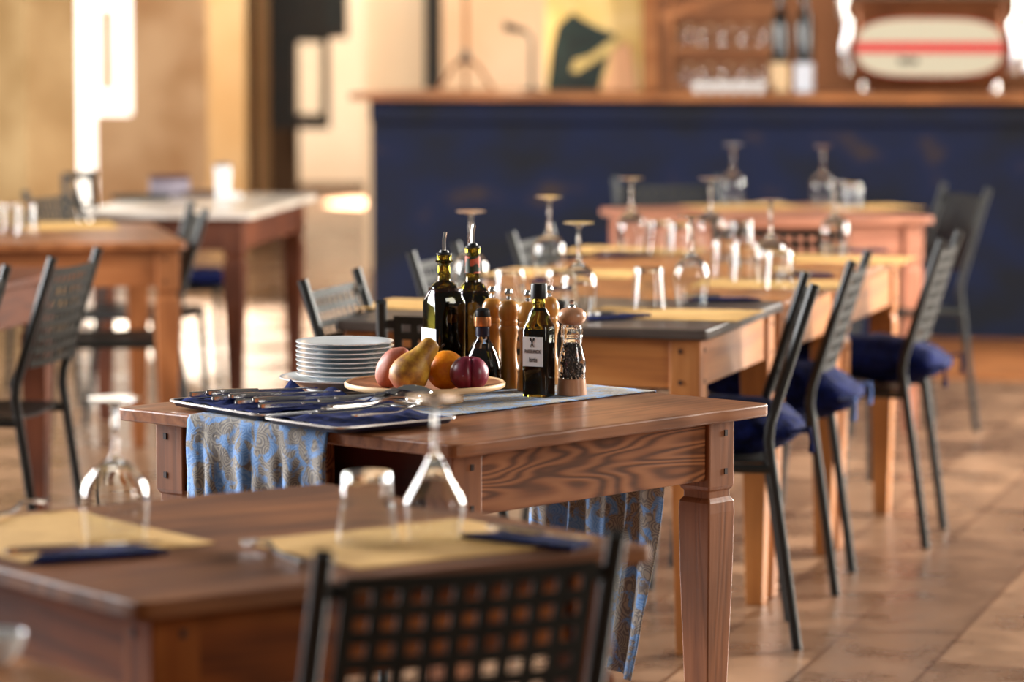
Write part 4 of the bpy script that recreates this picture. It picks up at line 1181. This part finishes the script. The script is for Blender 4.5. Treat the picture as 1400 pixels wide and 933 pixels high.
for px, py, lb_ in ((644, 410, 'upturned wine glass rising behind the two oil spouts'), (751, 382, 'upturned wine glass above the small labelled bottle'), (791, 432, 'upturned wine glass just behind the clear pepper mill'), (863, 346, 'upturned wine glass at the left of the last row table'), (971, 346, 'upturned wine glass in the crowd at the far edge of the row'), (945, 417, 'upturned wine glass on the front placemat of the charcoal topped table'), (1053, 388, 'upturned wine glass at the right placemat of the middle row table'), (1141, 352, 'upturned wine glass on the rightmost placemat of the row'), (1002, 281, 'upturned wine glass at the left of the rose wood table'), (1125, 283, 'upturned wine glass at the right of the rose wood table')):
    wineglass(px, py, lb_)
for px, py, lb_ in ((697, 424, 'upturned tumbler right of the green-emblem oil bottle'), (767, 424, 'upturned tumbler behind the cap of the labelled bottle'), (887, 420, 'upturned tumbler on the front placemat of the charcoal topped table'), (901, 346, 'upturned tumbler next to the glass at the left of the last row table'), (930, 350, 'upturned tumbler in the middle of the last row table'), (1012, 347, 'upturned tumbler by the crowd of glasses at the far edge of the row'), (992, 378, 'upturned tumbler in the middle of the row, left of the pair'), (1018, 383, 'left tumbler of the pair at the right placemat of the middle row table'), (1064, 394, 'tumbler overlapped by the wine glass at the right placemat'), (1165, 288, 'upturned tumbler on the rose wood table, beside its right glass')):
    tumbler(px, py, lb_)
tumbler(14, 318, 'outer upturned tumbler on the chestnut table at the left edge')
tumbler(34, 320, 'inner upturned tumbler on the chestnut table, beside the outer one')
placemat(P(95, 309, TZ), aT1, 0.40, 0.30, 'yellow placemat on the chestnut table')

# things on the stone topped table
p = P(305, 271, TZ)
t = thing('paper_cup', 'tall white cup with grey lid on the stone topped table', 'cup', p + Vector((0, 0, 0.0005)))
obj('body', MB().lathe([(0, 0), (0.028, 0), (0.033, 0.12), (0.031, 0.12), (0.027, 0.004), (0, 0.004)], 24), M_china, t)
obj('lid', MB().lathe([(0, 0.1205), (0.035, 0.1205), (0.035, 0.127), (0.030, 0.132), (0, 0.132)], 24), plain('grey_lid', S(120, 112, 116), 0.5), t)
p = P(322, 272, TZ); o = obj('crumpled_napkin', MB().sphere((0, 0, 0.014), 1, 20, 12, lambda d: Vector((d.x * .034, d.y * .03, d.z * .014)) * (1 + .25 * noise.noise(d * 2.5))), M_china, None); o.location = p + Vector((0.0, -0.06, 0.001)); tag(o, 'crumpled white napkin at the foot of the tall cup', 'napkin')
p = P(232, 268, TZ)
t = thing('card_box', 'box of folded cards on the stone topped table', 'box', p + Vector((0, 0, 0.0005)), radians(8))
obj('box', MB().box((0, 0, 0.035), (0.15, 0.10, 0.055)), plain('lilac_grey_card', S(150, 140, 150), 0.7), t, bevel=0.004)
obj('lid', MB().box((0, 0, 0.071), (0.152, 0.102, 0.016)), plain('maroon_card', S(84, 50, 52), 0.7), t, bevel=0.004)
obj('base', MB().box((0, 0, 0.004), (0.152, 0.102, 0.008)), plain('dark_card', S(90, 80, 86), 0.7), t)
o = obj('folded_cloth', MB().box((0, 0, 0.009), (0.20, 0.12, 0.016)), plain('dark_green_cloth', S(48, 48, 40), 0.9), None, bevel=0.005); o.location = P(192, 273, TZ) + Vector((0, 0, 0.0005)); o.rotation_euler = (0, 0, 0.3); tag(o, 'dark folded cloth on the stone topped table, left of the card box', 'cloth')
o = obj('folded_cloth', MB().box((0, 0, 0.011), (0.14, 0.10, 0.02)), plain('brown_cloth', S(88, 64, 54), 0.9), None, bevel=0.005); o.location = P(276, 268, TZ) + Vector((0, 0, 0.0005)); o.rotation_euler = (0, 0, 0.1); tag(o, 'brown folded cloth between the card box and the tall cup', 'cloth')

# ------------------------------------------------------------------ things on the bar, continued
M_dbot = plain('dark_bottle', S(24, 22, 20), 0.12, coat=0.6)
def magnum(px, label, lab_col, body_col):
    q = onbar(px, 0.30)
    t = thing('magnum_bottle', label, 'bottle', q, bang, 'tall bottles on the bar')
    obj('glass', MB().lathe([(0, 0), (0.040, 0), (0.042, 0.006), (0.042, 0.30), (0.036, 0.335), (0.018, 0.38), (0.015, 0.40), (0.015, 0.47), (0.017, 0.475), (0, 0.475)], 28), body_col, t, smooth=40)
    obj('label', MB().lathe([(0.0425, 0.005), (0.0432, 0.005), (0.0432, 0.135), (0.0425, 0.135), (0.0425, 0.005)], 28), lab_col, t)
magnum(1065, 'tall bottle with cream lower label, left of the pair on the bar', plain('cream_label', S(232, 196, 150), 0.6), M_dbot)
magnum(1098, 'tall bottle with white lower label, beside the coffee machine', plain('white_bluish_label', S(222, 226, 236), 0.6), M_dbot)
cup0 = None
for k in range(6):
    q = onbar(953 + 17 * k, 0.22)
    lb_ = ['small cup first from the post on the bar', 'second small cup from the post on the bar', 'third small cup from the post on the bar', 'fourth small cup from the post on the bar', 'fifth small cup from the post on the bar', 'small cup on the bar next to the cream-labelled bottle'][k]
    if not cup0:
        cup0 = obj('coffee_cup', MB().lathe([(0, 0), (0.018, 0), (0.024, 0.02), (0.027, 0.05), (0.0255, 0.05), (0.022, 0.02), (0, 0.005)], 20), M_china, None); cup0.location = q; tag(cup0, lb_, 'cup', 'coffee cups on the bar')
    else: dup(cup0, q, 0, lb_, 'coffee cups on the bar')
sn = ['first', 'second', 'third', 'fourth', 'fifth', 'sixth']
n0 = Vector(sh.location)
for r_i, zz in enumerate((0.0235, 0.2035)):
    for k in range(5):
        q = n0 + Matrix.Rotation(bang, 3, 'Z') @ Vector((-0.184 + 0.092 * k, 0.0, zz + 0.0005))
        lb_ = '%s glass from the post on the %s board of the bar shelf' % (sn[k], ('lowest', 'middle')[r_i])
        o = dup(tum0[0], q, 0, lb_, 'glasses in the bar shelf')
# coffee machine
q = onbar(1270, 0.36)
cm = thing('coffee_machine', 'large chrome coffee machine whose oval pale back has a red band', 'coffee machine', q, bang)
k_ = BK
M_copper = noisy('brown_reflective_panel', S(104, 58, 32), S(130, 78, 46), 6, 0.3, bump=0.02, metal=0.5)
obj('body', MB().box((0, 0.12, 0.235), (0.68, 0.36, 0.37)), M_copper, cm, smooth=40, bevel=0.03)
pts = [(0.328 * math.copysign(abs(cos(a)) ** 0.55, cos(a)), 0.128 * math.copysign(abs(sin(a)) ** 0.75, sin(a))) for a in [2 * pi * i / 48 for i in range(48)]]
MP = Matrix.Translation((0, -0.065, 0.205)) @ Matrix.Rotation(pi / 2, 4, 'X')
obj('badge_border', MB().prism([(x * 1.015, y * 1.05) for x, y in pts], 0, 0.010, MP), plain('red_border', S(196, 70, 60), 0.4), cm, smooth=0)
bk = obj('badge_panel', MB().prism(pts, 0.010, 0.016, MP), plain('pale_enamel', S(206, 200, 176), 0.35), cm, smooth=0)
obj('red_band', MB().box((0, -0.0825, 0.205), (0.655, 0.006, 0.050)), plain('red_enamel', S(214, 66, 66), 0.4), bk, smooth=0)
lg = MB()
for i, (dx_, w_, h_) in enumerate(((-0.13, 0.012, 0.03), (-0.11, 0.02, 0.024), (-0.085, 0.012, 0.032), (-0.062, 0.022, 0.024))):
    lg.box((dx_ + 0.0, -0.0825, 0.145), (w_, 0.004, h_))
obj('maker_mark', lg, plain('dark_lettering', S(70, 60, 54), 0.6), bk, smooth=0)
for s in (-1, 1):
    obj('side_tube', MB().tube([(s * 0.37, -0.02, 0.09), (s * 0.385, -0.03, 0.2), (s * 0.365, -0.02, 0.31), (s * 0.40, -0.02, 0.36), (s * 0.395, -0.02, 0.46)], 0.026, 14), M_chrome, cm)
    obj('foot', MB().lathe([(0, 0), (0.024, 0), (0.026, 0.01), (0.018, 0.05), (0, 0.05)], 18, (s * 0.29, 0, 0)), M_chrome, cm)
obj('side_post', MB().tube([(0.435, 0.0, 0.1), (0.43, 0.0, 0.45)], 0.018, 12), M_chrome, cm)
obj('drip_tray', MB().box((0, 0.12, 0.028), (0.6, 0.3, 0.03)), M_copper, cm, bevel=0.006)
obj('cup_rail', MB().tube([(-0.36, -0.05, 0.435), (0.36, -0.05, 0.435)], 0.012, 10), M_chrome, cm)
